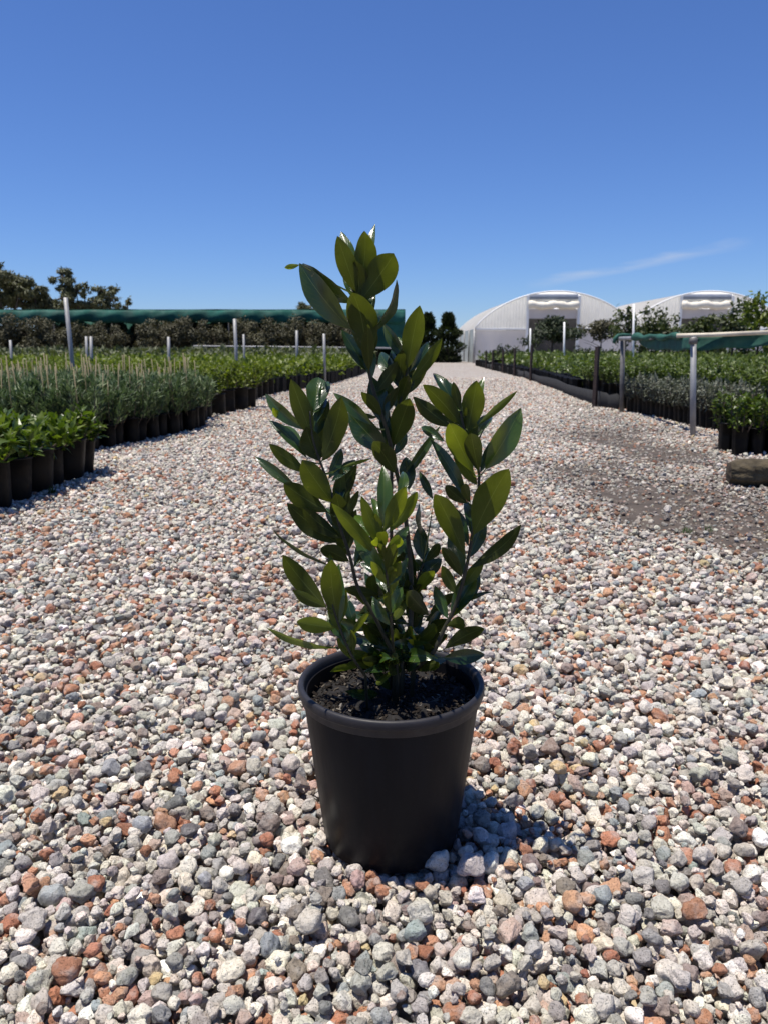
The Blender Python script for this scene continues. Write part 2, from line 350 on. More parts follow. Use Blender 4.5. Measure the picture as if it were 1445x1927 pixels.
def patch_amount(x, y):      # where soil has been washed over the stones, right of the path
    a = 1.15 * np.exp(-(((x - 1.15) / 0.60) ** 2 + ((y - 3.0) / 0.95) ** 2) * 1.1) + 0.95 * np.exp(-(((x - 1.55) / 0.5) ** 2 + ((y - 4.9) / 1.3) ** 2) * 1.1) + .9 * np.exp(-(((x - 1.15) / 0.32) ** 2 + ((y - 2.2) / 0.35) ** 2)) + .6 * np.exp(-(((x - 1.9) / 0.25) ** 2 + ((y - 7.2) / 1.2) ** 2))
    n = np.sin(x * 7.1 + y * 2.3) * .5 + np.sin(x * 3.7 - y * 5.9 + 1.3) * .5 + np.sin(x*15+y*11)*.35
    return np.clip(a * (1.0 + .45 * n) - 0.12, 0, 1)

# ------------------------------------------------------------------ gravel: stones dropped one by one onto a height map, then tiled
def drop_tile(L=2.0, res=0.0025, n=43000, seed=3):
    r = np.random.default_rng(seed); N = int(round(L / res)); H = np.zeros((N, N), np.float32); owner = -np.ones((N, N), np.int32)
    out = []
    size = np.clip(np.exp(r.normal(math.log(0.0072), 0.29, n)), 0.0050, 0.0142)       # mean radius
    size[-n // 7:] = r.uniform(.0032, .0058, len(size[-n // 7:]))    # grit last
    asp = r.uniform(0.72, 1.30, n); flat = r.uniform(0.62, 0.95, n)
    cache = {}
    for i in range(n):
        a = size[i] * math.sqrt(asp[i]); b = size[i] / math.sqrt(asp[i]); c = size[i] * flat[i]
        rf = 0.86 * math.sqrt(a * b); k = int(rf / res)
        if k not in cache:
            yy, xx = np.mgrid[-k:k+1, -k:k+1]; d2 = (xx * xx + yy * yy) / max(1, (rf / res) ** 2); cache[k] = (d2 < 1, np.sqrt(np.clip(1 - d2, 0, 1)), yy, xx)
        msk, cap, yy, xx = cache[k]; best = None
        for _ in range(5):
            x, y = int(r.integers(N)), int(r.integers(N))
            iy = (yy + y) % N; ix = (xx + x) % N
            z = float(np.percentile((H[iy, ix] + c * cap)[msk], 88))
            if best is None or z < best[0]: best = (z, x, y, iy, ix)
        z, x, y, iy, ix = best
        if z > 0.046: continue
        top = z + c * cap * .96; cur = H[iy, ix]; up = msk & (top > cur)
        cur[up] = top[up]; H[iy, ix] = cur
        ow = owner[iy, ix]; ow[up] = len(out); owner[iy, ix] = ow
        out.append((x * res, y * res, z, a, b, c))
    cnt = np.bincount(owner[owner >= 0].ravel(), minlength=len(out))
    A = np.array(out, np.float32)[cnt > 3]
    return A, float(np.percentile(H, 70))
TILE, TOPZ = drop_tile()
POT = Vector((0.008, 0.80, 0.0))
def prototypes(k=14):
    """knobbly half-worn stones"""
    import bmesh
    bm = bmesh.new(); bmesh.ops.create_icosphere(bm, subdivisions=4, radius=1.0)
    V = np.array([v.co[:] for v in bm.verts]); Fc = [[v.index for v in f.verts] for f in bm.faces]; bm.free()
    res = []
    r = np.random.default_rng(5)
    for i in range(k):
        P = V.copy(); rad = np.ones(len(P))
        for _ in range(int(r.integers(8, 15))):          # worn flats
            d = r.normal(size=3); d /= np.linalg.norm(d); h = r.uniform(0.55, 0.92)
            s = P @ d; ex = np.clip(s - h, 0, None); P = P - ex[:, None] * d * r.uniform(.75, 1.0)
        f = np.zeros(len(P))
        for fr, am in ((2.0, .11), (4.0, .055), (8.0, .028), (15.0, .014)):
            for _ in range(4):
                d = r.normal(size=3); f += am * .6 * np.sin(V @ d * fr + r.uniform(0, 6.28))
        P = P * (1 + f)[:, None]
        P -= P.mean(0); P /= np.abs(P).max(0); res.append(P)
    return res, Fc
def gravel():
    pts = []
    L = 2.0
    for ty in range(-1, 8):
        for tx in range(-3, 3):
            A = TILE.copy(); k = (tx * 7 + ty * 13) % 4
            x, y = A[:, 0].copy() - L/2, A[:, 1].copy() - L/2
            for _ in range(k): x, y = -y, x
            A[:, 0] = x + L/2 + tx * L; A[:, 1] = y + L/2 + ty * L
            pts.append(A)
            if -1 <= ty <= 4:                               # a bed of stones under the top ones
                Bd = TILE[TILE[:, 2] > TOPZ * .55].copy(); x, y = Bd[:, 0] - L/2, Bd[:, 1] - L/2
                for _ in range(k + 1): x, y = -y, x
                Bd[:, 0] = (x + L/2 + .73) % L + tx * L; Bd[:, 1] = (y + L/2 + .31) % L + ty * L; Bd[:, 2] -= .017; pts.append(Bd)
    A = np.concatenate(pts); x, y = A[:, 0], A[:, 1]
    keep = (y > -0.9) & (y < 15.5) & (x > edge(LE, y) - 0.30) & (x < edge(RE, y) + 0.35)
    rr = np.hypot(x - POT.x, y - POT.y)
    keep &= ~((rr < 0.080) & (A[:, 2] + A[:, 5] > TOPZ - 0.004))
    # far stones: only those that show above the ground
    keep &= ~((y > 7) & (A[:, 2] < 0.012) & (RNG.random(len(A)) < 0.5))
    pa = patch_amount(x, y)
    keep &= ~(RNG.random(len(A)) < pa * 0.22)
    A = A[keep]; pa = pa[keep]; n = len(A)
    A[:, 2] -= TOPZ                                        # stone tops end near z = 0
    A[:, 2] -= pa * 0.004
    A[:, 2] += 0.006 * np.sin(A[:, 0] * 2.1 + 1) * np.sin(A[:, 1] * 1.7)
    sc = A[:, 3:6].copy()
    sm = RNG.random(n) < pa * .8; sc[sm] *= 0.72
    rot = np.stack([RNG.normal(0, .35, n), RNG.normal(0, .35, n), RNG.uniform(0, 6.283, n)], 1)
    tilt = RNG.random(n) < 0.2; rot[tilt, 0] += RNG.uniform(-1.2, 1.2, tilt.sum())
    w = np.array([w for _, w in STONES], float); w /= w.sum(); pal = np.array([c for c, _ in STONES])
    ci = RNG.choice(len(pal), n, p=w); col = pal[ci] * np.array([1.27, 1.22, 1.15]) * RNG.uniform(.82, 1.16, (n, 1)) * RNG.uniform(.95, 1.05, (n, 3))
    dk = (np.minimum(1, pa * 1.25) * RNG.uniform(.25, 1.0, n))[:, None]; col = col * (1 - .78 * dk) + np.array([.082, .064, .050]) * .78 * dk
    P, Fc = prototypes(); k = len(P); pv = len(P[0])
    verts = np.concatenate([A[:, :3]] + [p * 0.01 + np.array([0, 0, -5.0]) for p in P])
    faces = []
    for i in range(k): faces += [[a + n + i * pv for a in f] for f in Fc]
    me = bpy.data.meshes.new('gravel'); me.from_pydata(verts.tolist(), [], faces)
    me.polygons.foreach_set('use_smooth', [True] * len(faces))
    tot = n + k * pv
    def attr(nm, typ, data, key):
        a = me.attributes.new(nm, typ, 'POINT'); a.data.foreach_set(key, np.ascontiguousarray(data).ravel())
    proto = np.full(tot, -1, np.int32)
    for i in range(k): proto[n + i * pv: n + (i + 1) * pv] = i
    attr('proto', 'INT', proto, 'value')
    pad = lambda d: np.concatenate([d.astype(np.float32), np.ones((tot - n, d.shape[1]), np.float32)])
    attr('rot', 'FLOAT_VECTOR', pad(rot), 'vector'); attr('scl', 'FLOAT_VECTOR', pad(sc * 100.0), 'vector')
    attr('idx', 'INT', np.concatenate([RNG.integers(0, k, n), np.zeros(tot - n, int)]).astype(np.int32), 'value')
    attr('col', 'FLOAT_COLOR', pad(np.concatenate([col, np.ones((n, 1))], 1)), 'color')
    me.materials.append(M['pebble'])
    o = bpy.data.objects.new('gravel', me); COL.objects.link(o)
    tag(o, 'loose grey, white and terracotta scoria pebbles covering the nursery path', 'gravel', kind='stuff')
    t = bpy.data.node_groups.new('gravel_scatter', 'GeometryNodeTree')
    t.interface.new_socket('Geometry', in_out='INPUT', socket_type='NodeSocketGeometry'); t.interface.new_socket('Geometry', in_out='OUTPUT', socket_type='NodeSocketGeometry')
    gi = t.nodes.new('NodeGroupInput'); go = t.nodes.new('NodeGroupOutput')
    def named(nm, typ):
        a = t.nodes.new('GeometryNodeInputNamedAttribute'); a.data_type = typ; a.inputs[0].default_value = nm; return a.outputs[0]
    def sep(val):
        c = t.nodes.new('FunctionNodeCompare'); c.data_type = 'INT'; c.operation = 'EQUAL'
        ins = [s for s in c.inputs if s.type == 'INT']; t.links.new(named('proto', 'INT'), ins[0]); ins[1].default_value = val
        s = t.nodes.new('GeometryNodeSeparateGeometry'); s.domain = 'POINT'; t.links.new(gi.outputs[0], s.inputs[0]); t.links.new(c.outputs[0], s.inputs[1]); return s.outputs[0]
    gti = t.nodes.new('GeometryNodeGeometryToInstance')
    for i in reversed(range(k)):
        tf = t.nodes.new('GeometryNodeTransform'); tf.inputs['Translation'].default_value = (0, 0, 5.0)
        t.links.new(sep(i), tf.inputs[0]); t.links.new(tf.outputs[0], gti.inputs[0])
    iop = t.nodes.new('GeometryNodeInstanceOnPoints'); t.links.new(sep(-1), iop.inputs['Points']); t.links.new(gti.outputs[0], iop.inputs['Instance'])
    iop.inputs['Pick Instance'].default_value = True; t.links.new(named('idx', 'INT'), iop.inputs['Instance Index'])
    e2r = t.nodes.new('FunctionNodeEulerToRotation'); t.links.new(named('rot', 'FLOAT_VECTOR'), e2r.inputs[0]); t.links.new(e2r.outputs[0], iop.inputs['Rotation'])
    t.links.new(named('scl', 'FLOAT_VECTOR'), iop.inputs['Scale']); t.links.new(iop.outputs[0], go.inputs[0])
    md = o.modifiers.new('scatter', 'NODES'); md.node_group = t
    print('stones', n, 'topz', TOPZ)
gravel()
GZ = -0.002
# soil between the stones on the right of the path
def soil():
    mb = MB(); rows = []
    for j in range(60):
        y = 1.5 + j * 0.085; row = []
        for i in range(46):
            x = 0.1 + i * 0.055; a = float(patch_amount(np.array(x), np.array(y)))
            row.append((x, y, -0.040 + 0.034 * min(1, a * 1.4) + random.uniform(-.004, .004)))
        rows.append(row)
    mb.sheet(rows); o = mb.build('soil', M['dirt'], smooth=True); tag(o, 'brown soil washed between the stones on the right of the path', 'soil', kind='structure')
soil()

# ------------------------------------------------------------------ the bay plant in its pot
plant = thing('potted_bay_plant', 'glossy green bay shrub in a charcoal plastic pot standing on the gravel path', 'potted plant', POT)
RIM_Z = 0.190
mb = MB()
mb.lathe([(0.001, .004), (.060, .004), (.0700, .000), (.0755, .001), (.0765, .010), (.0778, .013), (.0972, .1715), (.0972, .180), (.0930, .180), (.0930, .150), (.0755, .016), (.001, .016)], 96)
pot = mb.build('pot', M['pot'], plant, True)
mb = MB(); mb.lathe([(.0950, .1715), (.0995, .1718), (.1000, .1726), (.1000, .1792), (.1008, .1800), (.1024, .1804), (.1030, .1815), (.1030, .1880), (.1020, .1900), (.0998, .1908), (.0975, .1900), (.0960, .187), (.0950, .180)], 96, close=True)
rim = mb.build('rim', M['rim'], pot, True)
for o_ in (pot, rim):
    m_ = o_.modifiers.new('edge', 'EDGE_SPLIT'); m_.split_angle = R(50)
def potting():
    mb = MB(); rows = []
    for i in range(14):
        r = 0.0925 * i / 13; row = []
        for k in range(49):
            a = 2 * math.pi * k / 48; x, y = r * math.cos(a), r * math.sin(a)
            row.append((x, y, 0.1645 + (0.0045 * math.sin(x * 90 + 1) * math.sin(y * 80) + random.uniform(-.003, .003) + 0.004 * (1 - i / 13) if k not in (0, 48) else 0.001)))
        rows.append(row)
    mb.sheet(rows); o = mb.build('potting_mix', M['mix'], plant, False)
    mb = MB()
    for _ in range(1100):
        r = 0.090 * math.sqrt(random.random()); a = random.uniform(0, 6.283); q = random.choice([.5, .6, .7, .9, 1.2])
        Mx = Matrix.Translation((r * math.cos(a), r * math.sin(a), 0.1665 + random.uniform(0, .004))) @ Matrix.Rotation(random.uniform(0, 6.28), 4, 'Z') @ Matrix.Rotation(random.uniform(-.9, .9), 4, 'X') @ Matrix.Rotation(random.uniform(-.7, .7), 4, 'Y')
        l, w, h = random.uniform(.0018, .0045) * q, random.uniform(.0008, .0016) * q, random.uniform(.0004, .0010) * q
        mb.box((-l, -w, -h), (l * random.uniform(.6, 1), w, h), 0.0002, Mx)
    mb.build('bark_chips', M['chip'], o, False)
potting()

# leaves: (crop, base x, base y, tip x, tip y, width, face, depth cm, tone)   face: f under side seen, b upper side seen, s edge on
A_, B_ = (460, 400), (460, 820); K = 2.676
SHOOTS = {
 'top': dict(dz=0.0, stem=[('B',790,1150,0),('B',835,950,-.01),('B',835,650,-.02),('B',800,350,-.02),('B',757,150,-.01),('A',715,1090,0),('A',640,860,0),('A',610,690,0),('A',570,420,0)], r=(.0048,.0018), leaves=[
  ('A',608,760,545,398,152,'f',3.2,.10),('A',612,800,490,590,70,'b',1.0,0),('A',626,810,622,560,66,'f',2.4,.05),('A',500,590,276,256,128,'b',.6,.1),
  ('A',525,455,290,256,104,'b',-.8,-.1),('A',285,262,202,278,26,'f',.2,.9),('A',545,410,468,118,98,'f',1.6,.15),('A',550,330,488,95,78,'b',-1.8,.3),
  ('A',570,350,607,90,116,'f',1.0,.2),('A',645,330,658,55,48,'b',-1.4,.25),('A',565,430,756,204,150,'f',2.6,.15),('A',600,490,560,240,100,'f',.2,-.2),
  ('A',650,600,769,340,44,'s',1.2,.0),('A',622,490,640,370,46,'b',-.6,-.2),('A',705,1070,640,825,108,'b',-.5,-.2),('A',690,1050,588,903,60,'f',1.0,.1),
  ('A',705,1200,522,1000,125,'b',-1.2,-.3),('A',762,1330,650,1148,104,'f',2.2,.05),('A',640,1020,560,985,22,'s',-1,-.2),('A',600,1072,448,908,60,'b',1.6,.25)]),
 'crown right': dict(dz=-.015, stem=[('A',740,1195,0),('A',775,1000,0),('A',800,880,0),('A',828,760,0)], r=(.0030,.0014), leaves=[
  ('A',818,800,882,466,108,'f',2.2,.2),('A',845,860,996,632,62,'f',1.6,.2),('A',790,735,698,560,58,'b',-.5,.05),('A',805,745,772,625,44,'b',-1.5,.35),
  ('A',775,895,738,690,66,'b',-.6,-.3),('A',802,890,792,690,72,'f',1.0,.0),('A',742,1005,827,818,66,'f',1.6,.15),('A',733,1197,832,934,120,'f',3.0,.15),
  ('A',860,800,925,650,50,'b',-1.2,-.1)]),
 'left': dict(dz=.01, stem=[('B',765,1130,0),('B',650,900,.01),('B',572,765,.01),('B',530,600,.01),('B',480,450,.01),('A',425,1370,.01),('A',350,1160,.01),('A',330,1000,.01)], r=(.0034,.0014), leaves=[
  ('A',340,1130,236,838,100,'f',1.2,.15),('A',372,1000,376,828,112,'b',-1.8,.15),('A',420,990,422,848,54,'b',-2.2,.2),('A',290,1090,104,912,66,'b',.2,.2),
  ('A',398,1275,491,928,120,'f',2.8,.08),('A',122,1042,142,983,34,'f',0,1.0),('A',270,1235,126,1045,58,'b',.6,.05),('A',268,1205,200,1075,72,'b',-1.4,.5),
  ('A',380,1270,310,1080,116,'f',.6,.0),('A',265,1320,124,1164,72,'f',1.4,.15),('B',200,268,52,103,54,'b',0,.1),('B',448,322,288,122,128,'f',3.2,.18),
  ('B',385,380,196,238,112,'f',2.4,.05),('B',440,535,215,340,110,'f',1.0,-.35),('B',480,525,292,362,80,'f',1.8,.0),('B',500,545,462,285,104,'f',1.6,-.05),
  ('B',532,645,382,566,82,'f',2.2,-.05),('B',398,650,140,474,20,'s',-.5,-.05),('B',522,405,576,274,44,'f',1.0,.05),('B',440,225,560,120,50,'b',-1.2,-.1),('B',545,135,637,116,20,'f',-1.2,.5),
  ('B',530,330,470,230,60,'b',-1,-.2)]),
 'low left': dict(dz=.055, stem=[('B',610,1210,-.02),('B',545,1115,0),('B',480,965,0),('B',442,840,0)], r=(.0026,.0013), leaves=[
  ('B',385,880,190,598,104,'f',.6,.08),('B',445,975,436,620,112,'f',1.6,.2),('B',490,960,474,650,66,'b',-.2,.3),('B',380,880,243,778,58,'f',1.4,.1),
  ('B',455,990,262,938,84,'f',2.4,.45),('B',445,1058,108,968,34,'s',0,.3),('B',535,1090,488,948,54,'b',.8,.35),('B',555,1010,632,884,34,'f',1.4,.4),
  ('B',545,1110,538,975,34,'f',1.0,.2),('B',440,700,432,592,36,'b',-1.0,.3),('B',470,760,480,640,30,'b',-1.0,.3)]),
 'front': dict(dz=.07, stem=[('B',752,1150,-.06),('B',740,960,-.02),('B',716,700,0),('B',695,500,0)], r=(.0026,.0012), leaves=[
  ('B',690,430,698,148,78,'b',-1.2,.35),('B',662,575,588,303,74,'f',.6,.45),('B',715,500,812,254,84,'f',1.0,.6),('B',770,500,872,280,72,'f',.2,.5),
  ('B',668,610,438,338,74,'f',1.6,.45),('B',655,700,550,500,84,'b',.8,.3),('B',615,520,555,400,62,'b',-1.4,.55),('B',705,560,792,512,62,'f',2.4,.95),
  ('B',702,580,652,520,44,'f',2.4,.9),('B',712,735,638,632,48,'f',1.6,.6),('B',716,715,755,540,64,'f',1.2,.15),('B',705,600,690,480,60,'f',1.6,.3),
  ('B',790,290,800,176,52,'b',-3.0,.3),('B',670,410,640,310,42,'b',-1.6,.4),('B',690,640,678,540,46,'f',2.0,.15),('B',720,700,750,660,30,'f',1,.3),('B',700,470,760,300,60,'f',-.2,.35)]),
 'right': dict(dz=.02, stem=[('B',850,1180,-.02),('B',940,1105,0),('B',1000,980,0),('B',1050,880,0),('B',1100,725,0),('B',1142,520,0),('A',1180,1320,0),('A',1115,1130,0),('A',1085,1000,0)], r=(.0042,.0015), leaves=[
  ('A',1108,1120,1168,845,118,'f',1.0,.25),('A',1062,1090,898,864,92,'f',.8,.12),('A',990,1090,848,928,82,'f',.0,.0),('A',1018,935,948,808,56,'b',-1.2,-.1),
  ('A',1062,985,1050,852,48,'f',-.6,.05),('A',1190,1065,1203,828,52,'b',-1.0,.45),('A',1222,1070,1372,898,38,'f',0,.35),('A',1240,1290,1391,983,126,'b',1.4,.3),
  ('A',1115,1340,1028,1058,124,'f',2.4,.5),('A',1182,1320,1138,1108,92,'f',3.0,.0),('A',1200,1340,1262,1130,52,'b',-.4,-.35),('A',940,1150,888,1078,50,'b',-1.5,.1),
  ('B',1072,310,935,15,66,'b',.4,.05),('B',1138,525,1328,163,164,'f',3.6,.22),('B',1112,612,957,288,118,'f',3.0,.15),('B',1148,672,1394,448,76,'f',1.2,-.2),
  ('B',1080,720,992,560,62,'f',1.4,-.05),('B',1075,915,1168,710,92,'b',-.4,.35),('B',1100,912,1246,784,24,'s',0,-.2),('B',988,965,1108,945,66,'f',2.2,.12),
  ('B',1078,335,1008,250,66,'f',.2,-.1),('B',1100,330,1105,240,50,'f',2.0,.1),('B',1045,1088,1207,968,78,'f',1.4,-.1),('B',1040,1132,1208,1102,78,'b',1.0,-.25),
  ('A',1205,1210,1222,1060,8,'s',0,-.1)]),
 'centre': dict(dz=-.03, stem=[('B',800,1150,.02),('B',840,950,.01),('B',860,760,0),('B',900,640,0)], r=(.0026,.0012), leaves=[
  ('B',840,805,955,678,64,'f',4.0,.45),('B',835,792,662,828,56,'b',4.2,.6),('B',1002,918,818,782,88,'f',5.5,-.1),('B',825,810,748,930,46,'f',5.0,.4),
  ('B',900,640,882,450,80,'b',0,-.35),('B',885,735,992,620,80,'b',0,.0),('B',890,645,982,540,52,'f',.6,.0),('B',842,695,808,480,64,'b',0,-.35),
  ('B',832,665,748,560,44,'f',0,-.25),('B',600,805,500,772,58,'f',3,-.1),('B',642,835,606,690,62,'b',0,-.3),('B',960,1030,796,1118,108,'b',5.0,.0),
  ('B',838,1032,966,950,66,'f',5.0,.1),('B',832,1055,744,985,62,'f',5.5,.15),('B',590,1132,655,1085,50,'b',6.5,.4),('B',572,1150,428,1188,34,'f',7,.3),
  ('B',620,1262,508,1286,58,'b',6.5,-.05),('B',730,1185,662,1256,34,'f',7,.4),('B',620,985,600,858,30,'b',3,.55),('B',742,1045,618,915,92,'b',0,-.35),
  ('B',672,1052,556,1012,54,'b',0,-.3),('B',952,330,878,180,42,'b',-1,-.2),('B',770,262,985,-50,46,'b',-1,.1),('B',828,285,812,105,84,'b',-.5,-.35),
  ('B',700,1000,600,860,70,'b',-1,-.3),('B',800,900,900,830,60,'b',-1,-.3),('B',760,800,680,700,70,'b',-1,-.35),('B',850,1060,900,960,60,'b',0,-.3),('B',920,700,930,560,46,'b',-1,-.3),
  ('B',935,480,880,340,26,'s',-1,-.25),('B',560,960,520,820,60,'b',0,-.3),('B',650,1180,560,1110,60,'b',2,-.2),('B',700,1230,640,1150,50,'b',5,-.2),('B',820,1200,760,1120,56,'f',6,.0),('B',900,1190,985,1150,46,'f',5,.2),('B',640,720,585,640,40,'b',-.5,-.3)]),
}
def more_leaves():
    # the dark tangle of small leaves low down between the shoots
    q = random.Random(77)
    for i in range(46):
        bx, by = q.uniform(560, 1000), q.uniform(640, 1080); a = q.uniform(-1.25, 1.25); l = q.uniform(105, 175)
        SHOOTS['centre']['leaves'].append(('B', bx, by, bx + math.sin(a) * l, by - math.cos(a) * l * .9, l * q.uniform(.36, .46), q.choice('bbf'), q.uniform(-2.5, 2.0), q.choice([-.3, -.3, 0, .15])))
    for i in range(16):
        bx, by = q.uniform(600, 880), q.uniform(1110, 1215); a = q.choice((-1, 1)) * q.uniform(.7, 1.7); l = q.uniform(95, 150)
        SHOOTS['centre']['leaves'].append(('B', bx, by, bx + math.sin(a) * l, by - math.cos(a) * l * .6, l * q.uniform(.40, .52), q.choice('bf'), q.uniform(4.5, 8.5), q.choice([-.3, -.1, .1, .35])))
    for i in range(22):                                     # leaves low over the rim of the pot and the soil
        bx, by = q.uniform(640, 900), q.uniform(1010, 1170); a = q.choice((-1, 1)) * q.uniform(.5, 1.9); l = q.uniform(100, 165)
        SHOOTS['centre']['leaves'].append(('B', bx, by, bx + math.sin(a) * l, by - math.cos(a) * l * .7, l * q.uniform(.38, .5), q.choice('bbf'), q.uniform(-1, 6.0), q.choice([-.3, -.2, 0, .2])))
    for nm, lo, hi, k, ln, br in (('left', .35, 1, 19, (130, 215), .10), ('right', .30, 1, 17, (140, 215), .12), ('top', .50, .72, 7, (130, 190), .0), ('top', .72, 1, 6, (150, 210), .12), ('crown right', .2, .9, 9, (130, 200), .08), ('front', .25, 1, 11, (110, 190), .35), ('low left', .2, 1, 6, (110, 180), .25)):
        st = [(x, y + (0 if c == 'B' else -1124)) for c, x, y, _ in SHOOTS[nm]['stem']]
        for i in range(k):
            t = lo + (hi - lo) * (i + q.random()) / k; f = t * (len(st) - 1); j = min(int(f), len(st) - 2); f -= j
            bx = st[j][0] + (st[j+1][0] - st[j][0]) * f; by = st[j][1] + (st[j+1][1] - st[j][1]) * f
            a = q.choice((-1, 1)) * q.uniform(.10, .75); l = q.uniform(*ln) * 1.12
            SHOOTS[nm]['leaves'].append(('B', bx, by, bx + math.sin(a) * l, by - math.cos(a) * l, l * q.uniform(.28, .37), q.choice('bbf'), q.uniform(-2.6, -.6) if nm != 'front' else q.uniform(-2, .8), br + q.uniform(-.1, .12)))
more_leaves()
def crop_pt(c, x, y, dz):
    o = A_ if c == 'A' else B_
    return at(o[0] + x / K, o[1] + y / K, POT.y - dz)
def leaf_grid(c, bx, by, tx, ty, w, face, cm, tone, sdz, rnd, stem):
    dzb = sdz + cm * 0.01 * 0.45; dzt = sdz + cm * 0.01 + {'f': .010, 'b': -.014, 's': 0}[face]
    P0, P1 = crop_pt(c, bx, by, dzb), crop_pt(c, tx, ty, dzt)
    near = min(stem, key=lambda p: (p - P0).length + max(0, p.z - P0.z) * 1.2); gap = (near - P0).length
    if gap < .06: P0 = P0.lerp(near, min(1.0, .007 / max(gap, 1e-4) + .22))
    ax = P1 - P0; L = ax.length; a = ax / L
    mid = (P0 + P1) / 2; cdir = (Vector((0, 0, CAM_H)) - mid).normalized()
    n0 = (cdir - a * cdir.dot(a)).normalized()
    roll = {'f': rnd.uniform(-.35, .35), 'b': rnd.uniform(-.4, .4), 's': rnd.choice([-1, 1]) * R(62)}[face]
    if face == 'f': n0 = -n0
    nrm = Matrix.Rotation(roll, 3, a) @ n0; s = a.cross(nrm).normalized()
    scale = (mid - Vector((0, 0, CAM_H))).length / F_PX / K * .99
    wid = min(w * .98 * scale / max(math.cos(roll), .45) , L * 0.95)
    nu, nv = 6, 15; bend = rnd.choice((rnd.uniform(.02, .10), rnd.uniform(.05, .13), rnd.uniform(.10, .22))); tw = rnd.uniform(-.45, .45); fold = rnd.uniform(.15, .42); ph = rnd.uniform(0, 6)
    pet = 0.07
    vs, uvs = [], []
    far_stem = (near - P0).length
    if .002 < far_stem < .075:                              # the leaf stalk
        for q_ in (0.0, .5):
            cen = near.lerp(P0, q_) + Vector((0, 0, -.0015 * math.sin(q_ * 3.14)))
            for i in range(nu + 1): vs.append(cen + s * ((-1 + 2 * i / nu) * .0011)); uvs.append((.5, .02))
    for j in range(nv + 1):
        tt = j / nv
        if tt < pet: hw = 0.02 * wid + 0.02 * wid * tt
        else:
            q = (tt - pet) / (1 - pet); hw = 0.5 * wid * (math.sin(math.pi * q ** 0.97) ** 0.80); hw = max(hw, 0.012 * wid)
        cen = P0 + a * (L * tt) + nrm * (L * bend * (math.sin(math.pi * tt) - 1.0 * max(0, tt - .8) ** 2 * 4))
        ct, st = math.cos(tw * (tt - .5)), math.sin(tw * (tt - .5)); s2 = s * ct + nrm * st; n2 = nrm * ct - s * st
        for i in range(nu + 1):
            u = -1 + 2 * i / nu
            wave = 0.035 * wid * math.sin(tt * 17 + ph + (1.5 if u > 0 else 0)) * abs(u) ** 2
            vs.append(cen + s2 * (u * hw) + n2 * (abs(u) ** 1.4 * hw * fold + wave)); uvs.append((i / nu, tt))
    nr = len(vs) // (nu + 1) - 1; fs = [(j*(nu+1)+i, j*(nu+1)+i+1, (j+1)*(nu+1)+i+1, (j+1)*(nu+1)+i) for j in range(nr) for i in range(nu)]
    return vs, fs, uvs, tone
def bay():
    rnd = random.Random(21)
    for nm, sh in SHOOTS.items():
        st = [crop_pt(c, x, y, sh['dz'] + d) - POT for c, x, y, d in sh['stem']]
        pts = []
        for i in range(len(st) - 1):                       # smooth the stem
            p0, p1, p2, p3 = st[max(i-1, 0)], st[i], st[i+1], st[min(i+2, len(st)-1)]
            for k in range(4):
                q = k / 4; pts.append(0.5 * ((2*p1) + (p2-p0)*q + (2*p0-5*p1+4*p2-p3)*q*q + (3*p1-p0-3*p2+p3)*q**3))
        pts.append(st[-1])
        if pts[0].z > 0.155: pts.insert(0, Vector((pts[0].x * .9, pts[0].y * .9, 0.152)))
        r0, r1 = [q * .68 for q in sh['r']]; mb = MB(); mb.tube(pts, [r0 + (r1 - r0) * i / (len(pts) - 1) for i in range(len(pts))], 10)
        stem = mb.build('stem', M['bark'], plant, True)
        V, Fs, U, T = [], [], [], []
        for lf in sh['leaves']:
            vs, fs, uvs, tone = leaf_grid(*lf, sh['dz'], rnd, [p + POT for p in pts])
            b = len(V); V += [v - POT for v in vs]; Fs += [tuple(i + b for i in f) for f in fs]; U += uvs; T += [tone] * len(vs)
        me = bpy.data.meshes.new('leaves'); me.from_pydata([tuple(v) for v in V], [], Fs)
        me.polygons.foreach_set('use_smooth', [True] * len(me.polygons))
        ul = me.uv_layers.new(name='UVMap'); li = np.zeros(len(me.loops), np.int32); me.loops.foreach_get('vertex_index', li)
        ul.data.foreach_set('uv', np.array(U, np.float32)[li].ravel())
        at_ = me.attributes.new('tone', 'FLOAT', 'POINT'); at_.data.foreach_set('value', np.clip(np.array(T, np.float32), 0, 1))
        me.materials.append(M['bay']); o = bpy.data.objects.new('leaves', me); COL.objects.link(o); o.parent = stem
bay()

